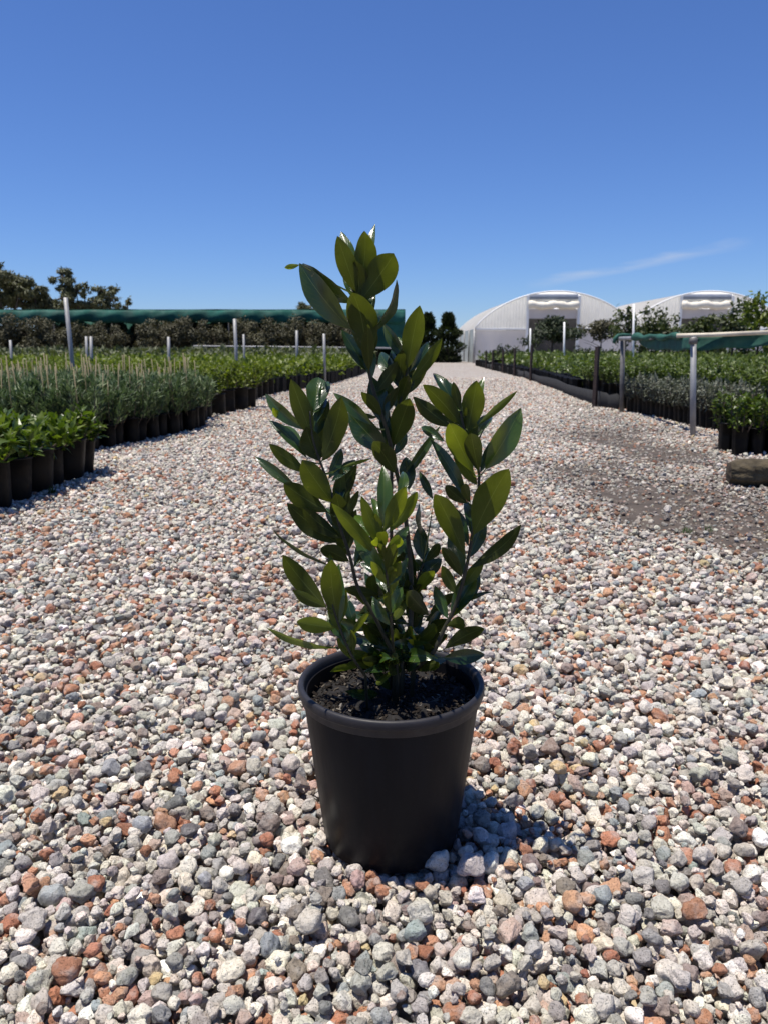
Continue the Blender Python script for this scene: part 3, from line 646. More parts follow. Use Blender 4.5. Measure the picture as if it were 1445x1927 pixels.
# ------------------------------------------------------------------ foliage builders
def leaf_quad(mb, p, d, n, l, w):
    s = d.cross(n).normalized(); n = s.cross(d).normalized()
    b = len(mb.v)
    mb.v += [tuple(p), tuple(p + d*l*.45 + s*w*.5 + n*w*.12), tuple(p + d*l + n*(-.10*l)), tuple(p + d*l*.45 - s*w*.5 + n*w*.12), tuple(p + d*l*.5)]
    mb.f += [(b, b+1, b+4), (b+1, b+2, b+4), (b, b+4, b+3), (b+3, b+4, b+2)]
def rv(r): 
    while True:
        v = Vector((r.uniform(-1,1), r.uniform(-1,1), r.uniform(-1,1)))
        if .05 < v.length < 1: return v.normalized()
def shrub_mesh(seed, h0, h1, rad, n, l, w, up=.5, stems=7):
    """shoots rising from the pot, leaves along them"""
    r = random.Random(seed); mb = MB(); sm = MB()
    for k in range(stems):
        a = r.uniform(0, 6.283); q = rad * math.sqrt(r.random()) ; top = Vector((math.cos(a)*q, math.sin(a)*q, h0 + (h1-h0) * r.uniform(.72, 1.0) * (1 - .25 * (q/rad)**2)))
        base = Vector((math.cos(a)*q*.25, math.sin(a)*q*.25, h0 - .02))
        midp = base.lerp(top, .55) + Vector((math.cos(a), math.sin(a), 0)) * q * .25
        pts = [base, base.lerp(midp, .5), midp, midp.lerp(top, .5), top]; sm.tube(pts, [.004,.0035,.003,.002,.0012], 5)
        for _ in range(n // stems):
            t = r.uniform(.12, 1.02) ** .8; i = min(3, int(t * 4)); p = pts[i].lerp(pts[i+1], min(1, t*4 - i))
            d = (rv(r) * (1 - up) + Vector((0, 0, 1)) * up + (p - Vector((0,0,p.z))) * .6 / max(rad,.01) * .4).normalized()
            leaf_quad(mb, p + rv(r) * .006, d, (Vector((0,0,1)) + rv(r) * .6).normalized(), l * r.uniform(.6, 1.25), w * r.uniform(.7, 1.2))
    return mb, sm
def bag_mesh(h, r0, r1, seed, lip=.004):
    mb = MB(); r = random.Random(seed); n = 20
    prof = [(.001,.002),(r0*.96,0),(r0,.006),((r0+r1)/2,h*.5),(r1,h*.94),(r1+lip,h*.945),(r1+lip,h),(r1-.003,h),(r1-.006,h*.86),(.001,h*.86)]
    mb.lathe(prof, n); wob = [r.uniform(-.004,.004) for _ in range(n)]
    for i, v in enumerate(mb.v):
        k = i % n; rad = math.hypot(v[0], v[1])
        if rad > .02: f = 1 + wob[k] / rad; mb.v[i] = (v[0]*f, v[1]*f, v[2])
    return mb
def potted(name, label, cat, group, pot_args, sh_args, leaf_m, stake=None):
    t = thing(name, label, cat, (0,0,-50), 0, group)
    bag_mesh(*pot_args).build('pot', M['bag'], t, True)
    f, s = shrub_mesh(*sh_args); f.build('foliage', leaf_m, t); s.build('stems', M['wood'], t, True)
    if stake:
        mb = MB(); mb.tube([(.015,.01,.1), (.02,.012,stake*.5), (.028,.008,stake)], [.004,.0038,.0035], 6); mb.build('stake', M['bamboo'], t, True)
    return t
used = {}
def place(protos, key, x, y, rnd, label, cat, group, smin=.9, smax=1.1):
    i = rnd.randrange(len(protos)); p = protos[i]; sc = rnd.uniform(smin, smax); rz = rnd.uniform(0, 6.283)
    if id(p) not in used:
        used[id(p)] = 1; p.location = (x, y, GZ); p.rotation_euler = (0,0,rz); p.scale = (sc,)*3; p.rotation_euler = (rnd.uniform(-.04,.04), rnd.uniform(-.04,.04), rz); tag(p, label, cat, group); return p
    r_ = dup(p, (x, y, GZ), rz, sc, label, cat, group); r_.rotation_euler = (rnd.uniform(-.05,.05), rnd.uniform(-.05,.05), rz); return r_
rnd = random.Random(5)
bx = [potted('potted_laurel', 'x', 'shrub', 'g', (.168,.066,.078,k), (k,.145,.275,.125,260,.052,.026,.45,9), M['l_broad']) for k in range(3)]
tl = [potted('potted_seedling', 'x', 'seedling', 'g', (.145,.043,.047,k), (k+20,.10,.37 + .03 * (k % 3),.115,470,.062,.009,.55,9), M['l_teal'], (.47, None, .44, .50, None)[k]) for k in range(5)]
lm = [potted('potted_hedge_plant', 'x', 'shrub', 'g', (.19,.07,.078,k), (k+40,.17,.40,.135,330,.042,.020,.45,10), M['l_lime']) for k in range(3)]
gd = [potted('potted_shrub', 'x', 'shrub', 'g', (.22,.074,.080,k), (k+60,.19,.41,.135,330,.042,.017,.45,10), M['l_gard']) for k in range(3)]
sv = [potted('potted_shrub', 'x', 'shrub', 'g', (.15,.040,.044,k), (k+80,.11,.34,.105,300,.034,.013,.35,9), M['l_silver']) for k in range(2)]

tb = [potted('potted_tube_plant', 'x', 'shrub', 'g', (.14,.034,.038,k), (k+120,.10,.31,.085,200,.036,.017,.45,7), M[('l_gard', 'l_broad')[k]]) for k in range(2)]
# left, nearest group
L1 = 'broad-leaved green shrub in a black pot in the nearest group'
row = [(-1.40, 2.50), (-1.39, 2.66), (-1.385, 2.82), (-1.38, 2.98), (-1.385, 3.14), (-1.385, 3.30), (-1.39, 3.46)]
for j in range(4):
    for i, (x, y) in enumerate(row):
        xx = x - j * .165; yy = y + (j % 2) * .05 - j*.01
        if xx < -.5 * yy - .55: continue
        o = place(bx, 'bx', xx + rnd.uniform(-.01,.01), yy, rnd, L1, 'shrub', 'broad-leaved shrubs in the nearest group')
        if j == 0 and i == 6: tag(o, 'broad-leaved shrub in the corner pot of the nearest group, farthest along the path', 'shrub')
# teal seedlings with bamboo stakes
T1 = 'feathery blue-green seedling tied to a bamboo stake in a black bag'
def inview(x, y, m=.35): return -.5 * y - m < x < .5 * y + m
cnt = 0
for j in range(17):
    y = 4.22 + j * .115
    x = float(np.interp(y, [4.2, 4.9, 5.5, 6.2], [-1.66, -1.47, -1.32, -1.46]))
    k = 0
    while x > -.5 * y - .25 and cnt < 290:
        if not (y < 4.3 and x > -1.5):
            place(tl, 'tl', x - .03 * (j % 2) + rnd.uniform(-.008,.008), y + rnd.uniform(-.008,.008), rnd, T1, 'seedling', 'staked blue-green seedlings in the bed left of the path', .86, 1.06); cnt += 1
        x -= .094; k += 1
# lime shrubs
Lm = 'yellow-green leafy shrub in a black bag behind the blue-green seedlings'
cnt2 = 0
for j in range(12):
    y = 6.28 + j * .30
    x0 = float(np.interp(y, [6.2, 7.6, 7.9, 9.0, 10.6], [-1.47, -1.30, -1.55, -1.48, -1.26]))
    x = x0; k = 0
    while x > -.5 * y - .3 and k < 15:
        if not (7.75 < y < 8.3 and k < 1):
            place(lm, 'lm', x + rnd.uniform(-.03,.03), y + rnd.uniform(-.03,.03), rnd, Lm, 'shrub', 'yellow-green shrubs in the bed left of the path', .9, 1.08); cnt2 += 1
        x -= .20 + .01 * j; k += 1
# right beds
Gd = 'olive-green leafy shrub in a black bag in the long bed behind the fence'
Sv = 'silvery-leaved shrub in a black bag edging the bed beside the grey posts'
for j in range(21):
    y = 5.18 + j * .088
    x = 2.33 - .12 * (y - 5.15) / 1.8
    for k in range(3):
        place(sv, 'sv', x + k * .092 + rnd.uniform(-.006,.006), y + rnd.uniform(-.006,.006), rnd, Sv, 'shrub', 'silvery shrubs along the edge of the bed on the right', .92, 1.06)
cnt3 = 0
for j in range(19):
    y = 5.2 + j * .235
    x = 2.66 if y < 7.3 else float(np.interp(y, [7.3, 14], [2.28, 2.84])); k = 0
    while x < .5 * y + .35 and k < 13:
        place(gd, 'gd', x + rnd.uniform(-.03,.03), y + rnd.uniform(-.03,.03), rnd, Gd, 'shrub', 'olive-green shrubs in the bed on the right', .9, 1.08); cnt3 += 1
        x += .215; k += 1
Nr = 'small green shrub in a narrow black tube in the small group behind the log'
for j in range(4):
    for k in range(6):
        x, y = 1.915 + k * .084 + (j % 2) * .03, 4.12 + j * .085 - k * .010
        place(tb, 'nr', x, y, rnd, Nr, 'shrub', 'shrubs in the small group behind the log', .95, 1.1)
print('plants', cnt, cnt2, cnt3)

# far ends of the beds, where single plants can no longer be told apart
def mass(name, label, region, n, mats, h, l, w, seed, tab=None, ys=(0, 0), side=1):
    r = random.Random(seed); mb = MB(); i = 0; nb = 0
    if tab:                                                # their bags, along the edge of the path
        y = ys[0]
        while y < ys[1]:
            for q in range(3):
                mb.lathe([(.075, -.02), (.082, .19), (.07, .19), (.02, .17)], 8, float(edge(tab, y)) + side * (.14 + q * .19) + r.uniform(-.03, .03), y)
            y += .19
        nb = len(mb.f)
    while i < n:
        x, y = region(r)
        hh = h * r.uniform(.75, 1.08) * (1 + .12 * math.sin(x * 9) * math.sin(y * 7)); s = (y / 12) ** .6
        p = Vector((x + r.uniform(-.05,.05), y + r.uniform(-.05,.05), hh * (1 - .75 * r.random() ** 2)))
        leaf_quad(mb, p, (rv(r) + Vector((0,0,.6))).normalized(), (Vector((0,0,1)) + rv(r)*.7).normalized(), l * s * r.uniform(.7,1.3), w * s * r.uniform(.7,1.3)); i += 1
    o = mb.build(name, [mats, M['bag']]); tag(o, label, 'plants', kind='stuff')
    o.data.polygons.foreach_set('material_index', [1] * nb + [0] * (len(mb.f) - nb))
mass('far_plants', 'low yellow-green plants massed along the far left edge of the path', lambda r: (lambda y: (float(edge(LE, y)) - .12 - r.random() ** 1.3 * (.5 * y + 0.6), y))(r.uniform(9.7, 19)), 22000, M['l_lime'], .36, .09, .05, 1, LE, (9.7, 20), -1)
mass('dull_plants', 'dull grey-olive plants massed in front of the shade house', lambda r: (lambda y: (float(edge(LE, y)) - .3 - r.random() * (.5 * y + 1.2), y))(r.uniform(18, 26)), 16000, M['l_dull'], .46, .12, .06, 2)
mass('far_olive_plants', 'olive-green plants massed in the bed in front of the greenhouses', lambda r: (lambda y: (float(edge(RE, y)) + .22 + r.random() * (.5 * y - 1.6), y))(r.uniform(9.6, 28)), 28000, M['l_gard'], .38, .09, .05, 3, RE, (9.6, 27), 1)
# ------------------------------------------------------------------ poles, pickets, pipes
def pole(px0, py0, Y, pxb, dia, label, cat='pole', mat='galv', name='metal_pole', lean_to=None, group=None):
    top = at(px0, py0, Y); bx_ = at(pxb, 700, Y).x
    t = MB(); t.tube([(0,0,-.06), ((top.x-bx_)*.5, 0, top.z*.5), (top.x-bx_, 0, top.z)], dia*.40, 12)
    o = t.build(name, M[mat], None, True, (bx_, Y, 0))
    for p in o.data.polygons: pass
    tag(o, label, cat, group); 
    return o
PG = 'galvanised poles standing in the left beds'
pole(124, 560, 8.2, 140, .055, 'tallest galvanised pole, leaning a little, among the staked seedlings', group=PG)
pole(442, 600, 9.5, 447, .050, 'galvanised pole rising from the yellow-green shrubs, taller of the pair near the seedlings', group=PG)
pole(459, 629, 13.0, 461, .045, 'shorter thin pole just behind the taller one among the yellow-green shrubs', group=PG)
pole(559, 622, 14.5, 559, .060, 'stout short pole among the yellow-green shrubs before the shade house trees', group=PG)
pole(610, 628, 12.0, 612, .050, 'galvanised pole nearest to the shrub tips on the left edge of the path', group=PG)
pole(318, 634, 12.5, 318, .058, 'pale pole standing alone behind the middle of the staked seedlings', group=PG)
pole(163, 633, 13.0, 165, .055, 'left one of two pale poles standing close together near the tallest pole', group=PG)
pole(172, 633, 11.5, 172, .055, 'right one of two pale poles standing close together near the tallest pole', group=PG)
pole(20, 640, 12.5, 24, .050, 'leaning pale pole at the outer end of the left bed', group=PG)
pole(1061, 606, 17.0, 1060, .05, 'white pole in front of the greenhouse doorway', mat='white', group='white poles before the greenhouses')
pole(997, 618, 20.0, 996, .05, 'thin white pole by the left jamb of the greenhouse doorway', mat='white', group='white poles before the greenhouses')
pole(1192, 572, 15.0, 1190, .05, 'tall white pole between the two greenhouses, behind the green cloth', mat='white', group='white poles before the greenhouses')

# star-picket fence with low black mesh
fence = thing('picket_fence', 'fence of rusty star pickets with low black mesh along the right path edge', 'fence', (2.06, 7.58, 0))
fp = [(1118,765,652,1124),(997,717,650,1000),(967,707,655,968),(945,701,657,946),(926,696.5,659,927),(914,693.5,660,914)]
fb = []
for i, (x, y, ty, tx) in enumerate(fp):
    b = G(x, y); top = at(tx, ty, b.y + .02); fb.append(b); o = fence.location
    mb = MB(); d = (top - b)
    for k in range(3):                                     # Y-section steel
        a = 2.1 * k + .4; e = Vector((math.cos(a), math.sin(a), 0)) * .026; s = Vector((-math.sin(a), math.cos(a), 0)) * .004
        q0, q1 = b - o + Vector((0,0,-.1)), top - o
        mb.add([q0+s, q0+e+s, q0+e-s, q0-s, q1+s, q1+e+s, q1+e-s, q1-s], [(0,3,2,1),(4,5,6,7),(0,1,5,4),(1,2,6,5),(2,3,7,6),(3,0,4,7)])
    mb.build('post', M['picket'], fence)
mb = MB(); rows = [[], [], []]
line = [fb[0] + Vector((.06, -.45, 0))] + fb + [fb[-1] + Vector((.2, 4, 0))]
for i in range(len(line) - 1):
    for k in range(6):
        p = line[i].lerp(line[i+1], k / 6) + Vector((.035 + .012 * math.sin(k * 2.1 + i), 0, 0)) - fence.location
        hz_ = .135 + .012 * math.sin(k * 1.7 + i * 2)
        rows[0].append(p + Vector((0,0,-.03))); rows[1].append(p + Vector((.01, 0, hz_ * .5))); rows[2].append(p + Vector((0, 0, hz_)))
mb.sheet(rows); solid(mb.build('mesh_panel', M['mesh'], fence, True), .006)

# low pipe frame with a rolled green cloth, right
fr = thing('shade_cloth_stand', 'low stand of grey posts carrying a pipe and a rolled green shade cloth', 'stand', (2.03, 5.05, 0))
O = fr.location
p1b, p2b = G(1305, 819), G(1170, 776)
p1t, p2t = at(1304, 634, p1b.y), at(1171, 637, p2b.y)
def part_tube(nm, pts, r, m, n=12): 
    mb = MB(); mb.tube([Vector(p) - O for p in pts], r, n); return mb.build(nm, M[m], fr, True)
part_tube('post', [p1b + Vector((0,0,-.1)), p1t], .0185, 'galv')
part_tube('post', [p2b + Vector((0,0,-.1)), p2t], .021, 'darkpipe')
part_tube('clamp', [p1t + Vector((0,0,-.045)), p1t + Vector((0,0,-.005))], .027, 'darkpipe')
rend = at(1500, 623, 4.9)
cr0 = p1t + Vector((-.10, .02, .008))
part_tube('crossbar', [cr0, p1t + Vector((.1, -.01, .012)), rend], .0135, 'cream')
part_tube('top_rail', [p2t + Vector((-.02, .02, .0)), p2t.lerp(p1t, .35), p2t.lerp(p1t, .5)], .016, 'galv')
# bunched roll of cloth along the rail, and the strip that hangs from the crossbar
def cloth_roll():
    mb = MB(); pts = []; rad = []
    for k in range(26):
        t = k / 25; p = p2t.lerp(p1t, .22 + .68 * t) + Vector((.0, .03, .006 + .006 * math.sin(t * 17))); pts.append(p - O); rad.append(.020 + .006 * math.sin(t * 23) + .010 * math.exp(-((t - .1) / .12) ** 2))
    mb.tube(pts, rad, 12)
    q = p2t + Vector((-.05, .03, .01)) - O
    mb.tube([q + Vector((-.02,0,-.05)), q + Vector((-.01,0,-.015)), q + Vector((.02,0,.015)), q + Vector((.06,0,.02)), q + Vector((.12,-.02,.018))], [.010,.018,.020,.018,.012], 10)
    mb.build('cloth_roll', M['gcloth'], fr, True)
    mb = MB(); rows = []
    s0 = p2t.lerp(p1t, .25) + Vector((.03, .02, -.005)); 
    path = [s0.lerp(p1t + Vector((0,.03,0)), k / 14) for k in range(14)] + [(p1t + Vector((0,.03,0))).lerp(rend + Vector((0,.03,0)), k / 12) for k in range(13)]
    for j in range(6):
        row = []
        for k, p in enumerate(path):
            dp = .085 * min(1, .35 + k / 5) + .006 * math.sin(k * 1.3)
            row.append(p - O + Vector((0, .012 * math.sin(k * .9 + j * .6), -dp * j / 5)))
        rows.append(row)
    mb.sheet(rows); solid(mb.build('hanging_cloth', M['gcloth'], fr, True), .003)
cloth_roll()

# log
def log():
    t = thing('log', 'short weathered log lying on the gravel before the small group of bags', 'log', G(1374, 914) + Vector((0, .03, 0)))
    n = 22; rows = []; r = random.Random(3)
    ax = Vector((.985, -.12, .02)).normalized(); x = Vector((0,0,1)); y = ax.cross(x).normalized(); wob = [r.uniform(.86, 1.12) for _ in range(n)]
    ends = []
    for j in range(16):
        row = []; s = j / 15 * .62; rad = .056 + .005 * math.sin(j * .8) + (-.016 if j == 0 else -.004 if j == 1 else 0)
        for k in range(n + 1):
            a = 2 * math.pi * (k % n) / n; rr = rad * wob[k % n] * (1 + .05 * math.sin(j * 1.3 + k) + .04 * math.sin(j * 2.7 + k * 2.1)) ; row.append(ax * s + (x * math.cos(a) + y * math.sin(a)) * rr + Vector((0,0,.052)))
        rows.append(row)
    mb = MB(); mb.sheet(rows); mb.build('bark', M['log'], t, True)
    mb = MB()
    for row, fl in ((rows[0], 1), (rows[-1], 0)):
        c = sum((Vector(p) for p in row[:-1]), Vector()) / n + ax * (-.006 if fl else .006)
        mb.add([c] + row[:-1], [(0, 1 + (k+1) % n, 1 + k) if fl else (0, 1 + k, 1 + (k+1) % n) for k in range(n)])
    mb.build('cut_end', M['logend'], t)
log()
def weed(px, py, h, n, label, seed):
    r = random.Random(seed); mb = MB(); b = G(px, py)
    for _ in range(n):
        a = r.uniform(0, 6.28); d = Vector((math.cos(a) * .5, math.sin(a) * .5, r.uniform(.5, 1.4))).normalized()
        leaf_quad(mb, Vector((r.uniform(-.012,.012), r.uniform(-.012,.012), -.004)), d, Vector((-d.x, -d.y, 1)).normalized(), h * r.uniform(.5, 1), h * .14)
    o = mb.build('weed', M['l_grass'], loc=b); tag(o, label, 'weed', 'small weeds in the gravel')
weed(1289, 1003, .035, 14, 'thin green weed on the soil patch at the right of the path', 1)
weed(98, 931, .05, 12, 'tiny weed at the foot of the nearest black pots', 2)
weed(1330, 1000, .03, 8, 'tiny sprig on the soil patch right of the thin weed', 3)
weed(345, 918, .018, 8, 'low weed flat in the gravel on the left half of the path', 4)

# ------------------------------------------------------------------ shade house on the left
SH_Y = 28.0
sh = thing('shade_house', 'long low shade house of dark green cloth behind the left beds', 'shade house', (0, SH_Y, 0))
xl, xr = at(-120, 600, SH_Y).x, at(762, 600, SH_Y).x; zt = at(0, 582, SH_Y).z; zv = at(0, 606, SH_Y).z
mb = MB(); rows = []
for j in range(9):
    y = j * 1.1; row = []
    for i in range(41):
        x = xl + (xr - xl) * i / 40; row.append((x, y, zt + .02 * math.sin(j * 1.2) - .03 * abs(math.sin(i * math.pi / 8)) * (1 if 0 < j < 8 else .4)))
    rows.append(row)
mb.sheet(rows); solid(mb.build('roof_cloth', M['dcloth'], sh, True), .01)
mb = MB(); rows = []
for j in range(6):
    row = []
    for i in range(121):
        x = xl + (xr - xl) * i / 120; f = j / 5; low = zv + .03 * math.sin(i * .21) + .025 * math.sin(i * .67 + 1)
        row.append((x, -.04 - .10 * math.sin(f * 3.1) + .03 * math.sin(i * .9 + j), zt - .03 + (low - zt) * f + .010 * math.sin(i * .5 + j * 2)))
    rows.append(row)
mb.sheet(rows); solid(mb.build('front_valance', M['dcloth'], sh, True), .01)
mb = MB(); mb.sheet([[(xr, y, z) for y in (0, 2, 4, 6, 8.8)] for z in (.25, 1.0, zt - .02)]); mb.sheet([[(xr - 1.1 + 1.1 * i / 4, .0, z) for i in range(5)] for z in (.55, 1.2, zt - .04)]); solid(mb.build('side_cloth', M['dcloth'], sh), .01)
mb = MB(); mb.sheet([[(xl + (xr - xl) * i / 30, 8.82 + .04 * math.sin(i * 2), z) for i in range(31)] for z in (-.02, 1.0, zt - .02)]); solid(mb.build('back_cloth', M['dcloth'], sh, True), .01)
for i in range(9):
    x = xl + (xr - .05 - xl) * i / 8; mb = MB(); mb.tube([(x, .06, -.1), (x, .06, zt - .06)], .03, 8); mb.build('post', M['darkpipe'], sh, True)
# bench pipe before it
mb = MB(); a, b = at(365, 651, 25.5), at(742, 655, 25.5); mb.tube([a - Vector((0,25.5,0)), b - Vector((0,25.5,0))], .022, 8)
bench = thing('pipe_bench', 'low grey pipe bench rail in front of the shade house', 'bench', (0, 25.5, 0)); mb.build('rail', M['bench'], bench, True)
for i in range(6):
    x = a.x + (b.x - a.x) * (i + .3) / 6; mb = MB(); mb.tube([(x, 0, -.05), (x, 0, a.z + (b.z - a.z) * (i + .3) / 6 - .02)], .02, 8); mb.build('leg', M['bench'], bench, True)
# trees in bags under the cloth
def crown(mb, r, c, rx, rz, n, l, w, clumps=9):
    cl = [(c + Vector((r.gauss(0,.45)*rx, r.gauss(0,.45)*rx, r.gauss(0,.5)*rz)), r.uniform(.28,.55)) for _ in range(clumps)]
    for _ in range(n):
        p, s = r.choice(cl); d = rv(r); q = p + Vector((d.x*rx, d.y*rx, d.z*rz)) * s * r.random() ** .4
        leaf_quad(mb, q, (rv(r) + Vector((0,0,-.1))).normalized(), (d + Vector((0,0,.6))).normalized(), l * r.uniform(.6,1.3), w * r.uniform(.6,1.3))
def bag_tree(name, seed, h, rx, n, l, w, leaf, label, cat, group, loc, pot_h=.42, pot_r=.20, low=.35):
    r = random.Random(seed); t = thing(name, label, cat, loc, 0, group)
    bag_mesh(pot_h, pot_r*.9, pot_r, seed).build('pot', M['bag'], t, True)
    mb = MB(); tops = []
    mb.tube([(0,0,pot_h*.8), (.02,.01,h*.45), (r.uniform(-.05,.05), 0, h*.7), (r.uniform(-.06,.06), 0, h*.92)], [.025,.02,.013,.006], 7)
    for k in range(6):
        z = h * r.uniform(.35,.7); a_ = r.uniform(0,6.28); mb.tube([(.01,0,z), (math.cos(a_)*rx*.4, math.sin(a_)*rx*.4, z + h*.1), (math.cos(a_)*rx*.8, math.sin(a_)*rx*.8, z + h*.16)], [.010,.007,.003], 5)
    mb.build('trunk', M['wood'], t, True)
    mb = MB(); zc = h * (1 + low) / 2; crown(mb, r, Vector((0,0,zc)), rx, (h - h*low) / 2, n, l, w, 14); mb.build('crown', leaf, t)
    return t
r = random.Random(12)
BT = [bag_tree('potted_tree', 100 + k, 1.46, .60, 3600, .095, .045, M['l_brown'], 'brownish-olive young tree in a black bag under the green shade cloth', 'tree', 'young trees under the shade cloth', (0,0,-60), low=.22) for k in range(3)]
first = [True]*3; n_ = 0
for row_ in range(2):
    for i in range(26):
        x = -15.2 + i * .62 + row_ * .31 + r.uniform(-.15,.15); y = SH_Y - .9 + row_ * 1.7 + r.uniform(-.2,.2)
        if x > xr - 1.0 or not inview(x, y, 1): continue
        if row_ == 0 and i in (10, 11, 16): continue
        k = n_ % 3; n_ += 1; sc = r.uniform(.86, 1.08)
        if first[k]: BT[k].location = (x, y, 0); BT[k].scale = (sc,)*3; first[k] = False
        else: dup(BT[k], (x, y, 0), r.uniform(0, 6.28), sc)

# ------------------------------------------------------------------ greenhouses
GY, GD = 32.0, 8.0
def arch_pts(cx, half, z0, rise, n=48):
    out = []
    for i in range(n + 1):
        u = -1 + 2 * i / n; out.append((cx + half * u, z0 + rise * max(0, 1 - abs(u) ** 2.0) ** .80))
    return out
def greenhouse(cx_px, label, seed, left_side):
    cx = at(cx_px, 620, GY).x; half = 148 / F_PX * GY; z0 = at(cx_px, 619, GY).z; rise = at(cx_px, 548, GY).z - z0
    t = thing('greenhouse', label, 'greenhouse', (cx, GY, 0))
    ap = arch_pts(0, half, z0, rise)
    dx0, dx1 = -53 / F_PX * GY, 40 / F_PX * GY            # doorway
    ztop = at(0, 556, GY).z
    # curved roof film
    mb = MB(); mb.sheet([[(x, y, z + .015) for x, z in ap] for y in (0, 2, 4, 6, GD)]); mb.build('roof', M['film'], t, True)
    for k, y in enumerate((-.02, 2.7, 5.4, GD)):
        mb = MB(); mb.tube([(x, y, z - .03 if k else z) for x, z in ap], .035 if k == 0 else .025, 6); mb.build('hoop', M['white'], t, True)
    # upper end wall of vertical corrugations, both sides of the doorway
    for (u0, u1) in ((-half + .03, dx0), (dx1, half - .03)):
        mb = MB(); rows = [[], []]; m = int((u1 - u0) / .04)
        for i in range(m + 1):
            x = u0 + (u1 - u0) * i / m; u = x / half; zt_ = z0 + rise * max(0, 1 - abs(u) ** 2.0) ** .80 - .03
            rows[0].append((x, .012 * math.cos(i * math.pi / 1.5), z0)); rows[1].append((x, .012 * math.cos(i * math.pi / 1.5), max(zt_, z0 + .01)))
        mb.sheet(rows); mb.build('end_wall', M['corr'], t)
        mb = MB(); mb.box((u0, -.05, z0 - .045), (u1, .03, z0 + .03), .008); mb.build('gutter_rail', M['white'], t)
        mb = MB(); rows = []
        for z in (.30, .7, 1.0, z0 - .05): rows.append([(u0 + (u1 - u0) * i / 20, .10 + .03 * math.sin(i * 1.1 + z * 2), z) for i in range(21)])
        mb.sheet(rows); mb.build('lower_curtain', M['grey'], t, True)
        mb = MB(); rows = []
        for z in (-.05, .15, .34): rows.append([(u0 + (u1 - u0) * i / 20, .06 + .02 * math.sin(i * .8), z + .05 * math.sin(i * .9 + u0)) for i in range(21)])
        mb.sheet(rows); mb.build('skirt_film', M['film'], t, True)
    # doorway: jambs, head, band, rolled curtain
    for x in (dx0, dx1):
        mb = MB(); mb.box((x - .05, -.07, -.02), (x + .05, .05, ztop - .01), .01); mb.build('door_jamb', M['white'], t)
    mb = MB(); mb.box((dx0 + .05, -.04, ztop - .17), (dx1 - .05, .02, ztop - .05), .01); mb.build('head_band', M['band'], t)
    mb = MB(); mb.box((dx0 + .05, -.03, ztop - .05), (dx1 - .05, .03, ztop + .05), .01); mb.build('head_panel', M['white'], t)
    rz_ = ztop - .58; mb = MB()
    mb.tube([(dx0 + .02 + (dx1 - dx0 - .04) * i / 16, -.06, rz_ + .20 + .03 * math.sin(i * .8 + seed)) for i in range(17)], [.15 + .02 * math.sin(i * 1.9) for i in range(17)], 14); mb.build('rolled_curtain', M['roll'], t, True)
    mb = MB(); mb.box((dx0 + .05, .06, rz_ + .3), (dx1 - .05, .09, ztop - .17), .01); mb.build('curtain_panel', M['white'], t)
    mb = MB(); mb.box((dx0 + .05, .06, rz_ - .32), (dx1 - .05, .09, rz_ + .06), .01); mb.build('door_panel', M['grey'], t)
    mb = MB(); mb.sheet([[(dx0 - .6 + i * (dx1 - dx0 + 1.2) / 12, 1.6 + .04 * math.sin(i * 1.7), z) for i in range(13)] for z in (-.05, .8, ztop - .5)]); mb.build('doorway_gloom_sheet', M['inner'], t, True)  # dark sheet added behind the doorway to paint the shade indoors
    # back wall and sides
    mb = MB(); vs = [(x, GD, z) for x, z in ap]; vs2 = [(x, GD, -.3) for x, z in ap]; mb.sheet([vs2, vs]); mb.build('back_wall', M['film'], t)
    if left_side:
        mb = MB(); mb.sheet([[(-half, y, z) for y in (.05, 2, 4, 6, GD)] for z in (-.3, .5, z0)]); mb.build('side_film', M['clear'], t)
        for y in (0.0, 2.0, 4, 6): 
            mb = MB(); mb.tube([(-half - .02, y, -.3), (-half - .02, y, z0 + .02)], .05 if y == 0 else .03, 8); mb.build('side_post', M['galv'], t, True)
    else:
        mb = MB(); mb.sheet([[(half, y, z) for y in (.05, 2, 4, 6, GD)] for z in (-.3, .5, z0)]); mb.build('side_film', M['clear'], t)
    return t
greenhouse(1045, 'white tunnel greenhouse standing right at the far end of the gravel path', 1, True)
greenhouse(1331, 'white tunnel greenhouse farther from the path, behind the potted trees and green cloth', 2, False)

# potted trees before the greenhouses
def front_tree(px, pytop, Y, rx, n, label, seed, leaf='l_tree', low=.4, l=.125, w=.06):
    p = at(px, pytop, Y); bag_tree('potted_tree', seed, p.z * .92, rx, n, l, w, M[leaf], label, 'tree', 'young trees in bags before the greenhouses', (p.x, Y, 0), .32, .17, low)
front_tree(1040, 588, 24, .80, 2600, 'dense dark round-headed tree before the doorway of the nearer greenhouse', 201, 'l_con', .5)
front_tree(1132, 592, 24, .68, 1300, 'sparse greyish tree before the wall between doorway and green cloth', 202, 'l_brown', .62)
front_tree(1180, 570, 19, .27, 420, 'slim tree standing just left of the tall white pole', 203)
front_tree(1212, 580, 20, .32, 500, 'leafy young tree just right of the tall white pole', 204)
front_tree(1238, 572, 20, .34, 620, 'taller leafy tree between white pole and doorway of the farther greenhouse', 205)
front_tree(1262, 592, 19, .26, 360, 'small leaning tree beside the doorway of the farther greenhouse', 206)
front_tree(1300, 590, 18, .30, 460, 'short bushy tree at the left side of the farther doorway', 207)
front_tree(1338, 572, 18, .38, 700, 'broad-headed tree in front of the farther greenhouse doorway', 208)
front_tree(1385, 560, 17, .36, 760, 'upright tree right of the farther greenhouse doorway', 209)
front_tree(1408, 578, 17, .26, 480, 'slender tree between the upright tree and the yellowish tree', 210)
front_tree(1432, 566, 15, .28, 560, 'yellow-green tree at the outer end of the potted row', 211, 'l_lime')
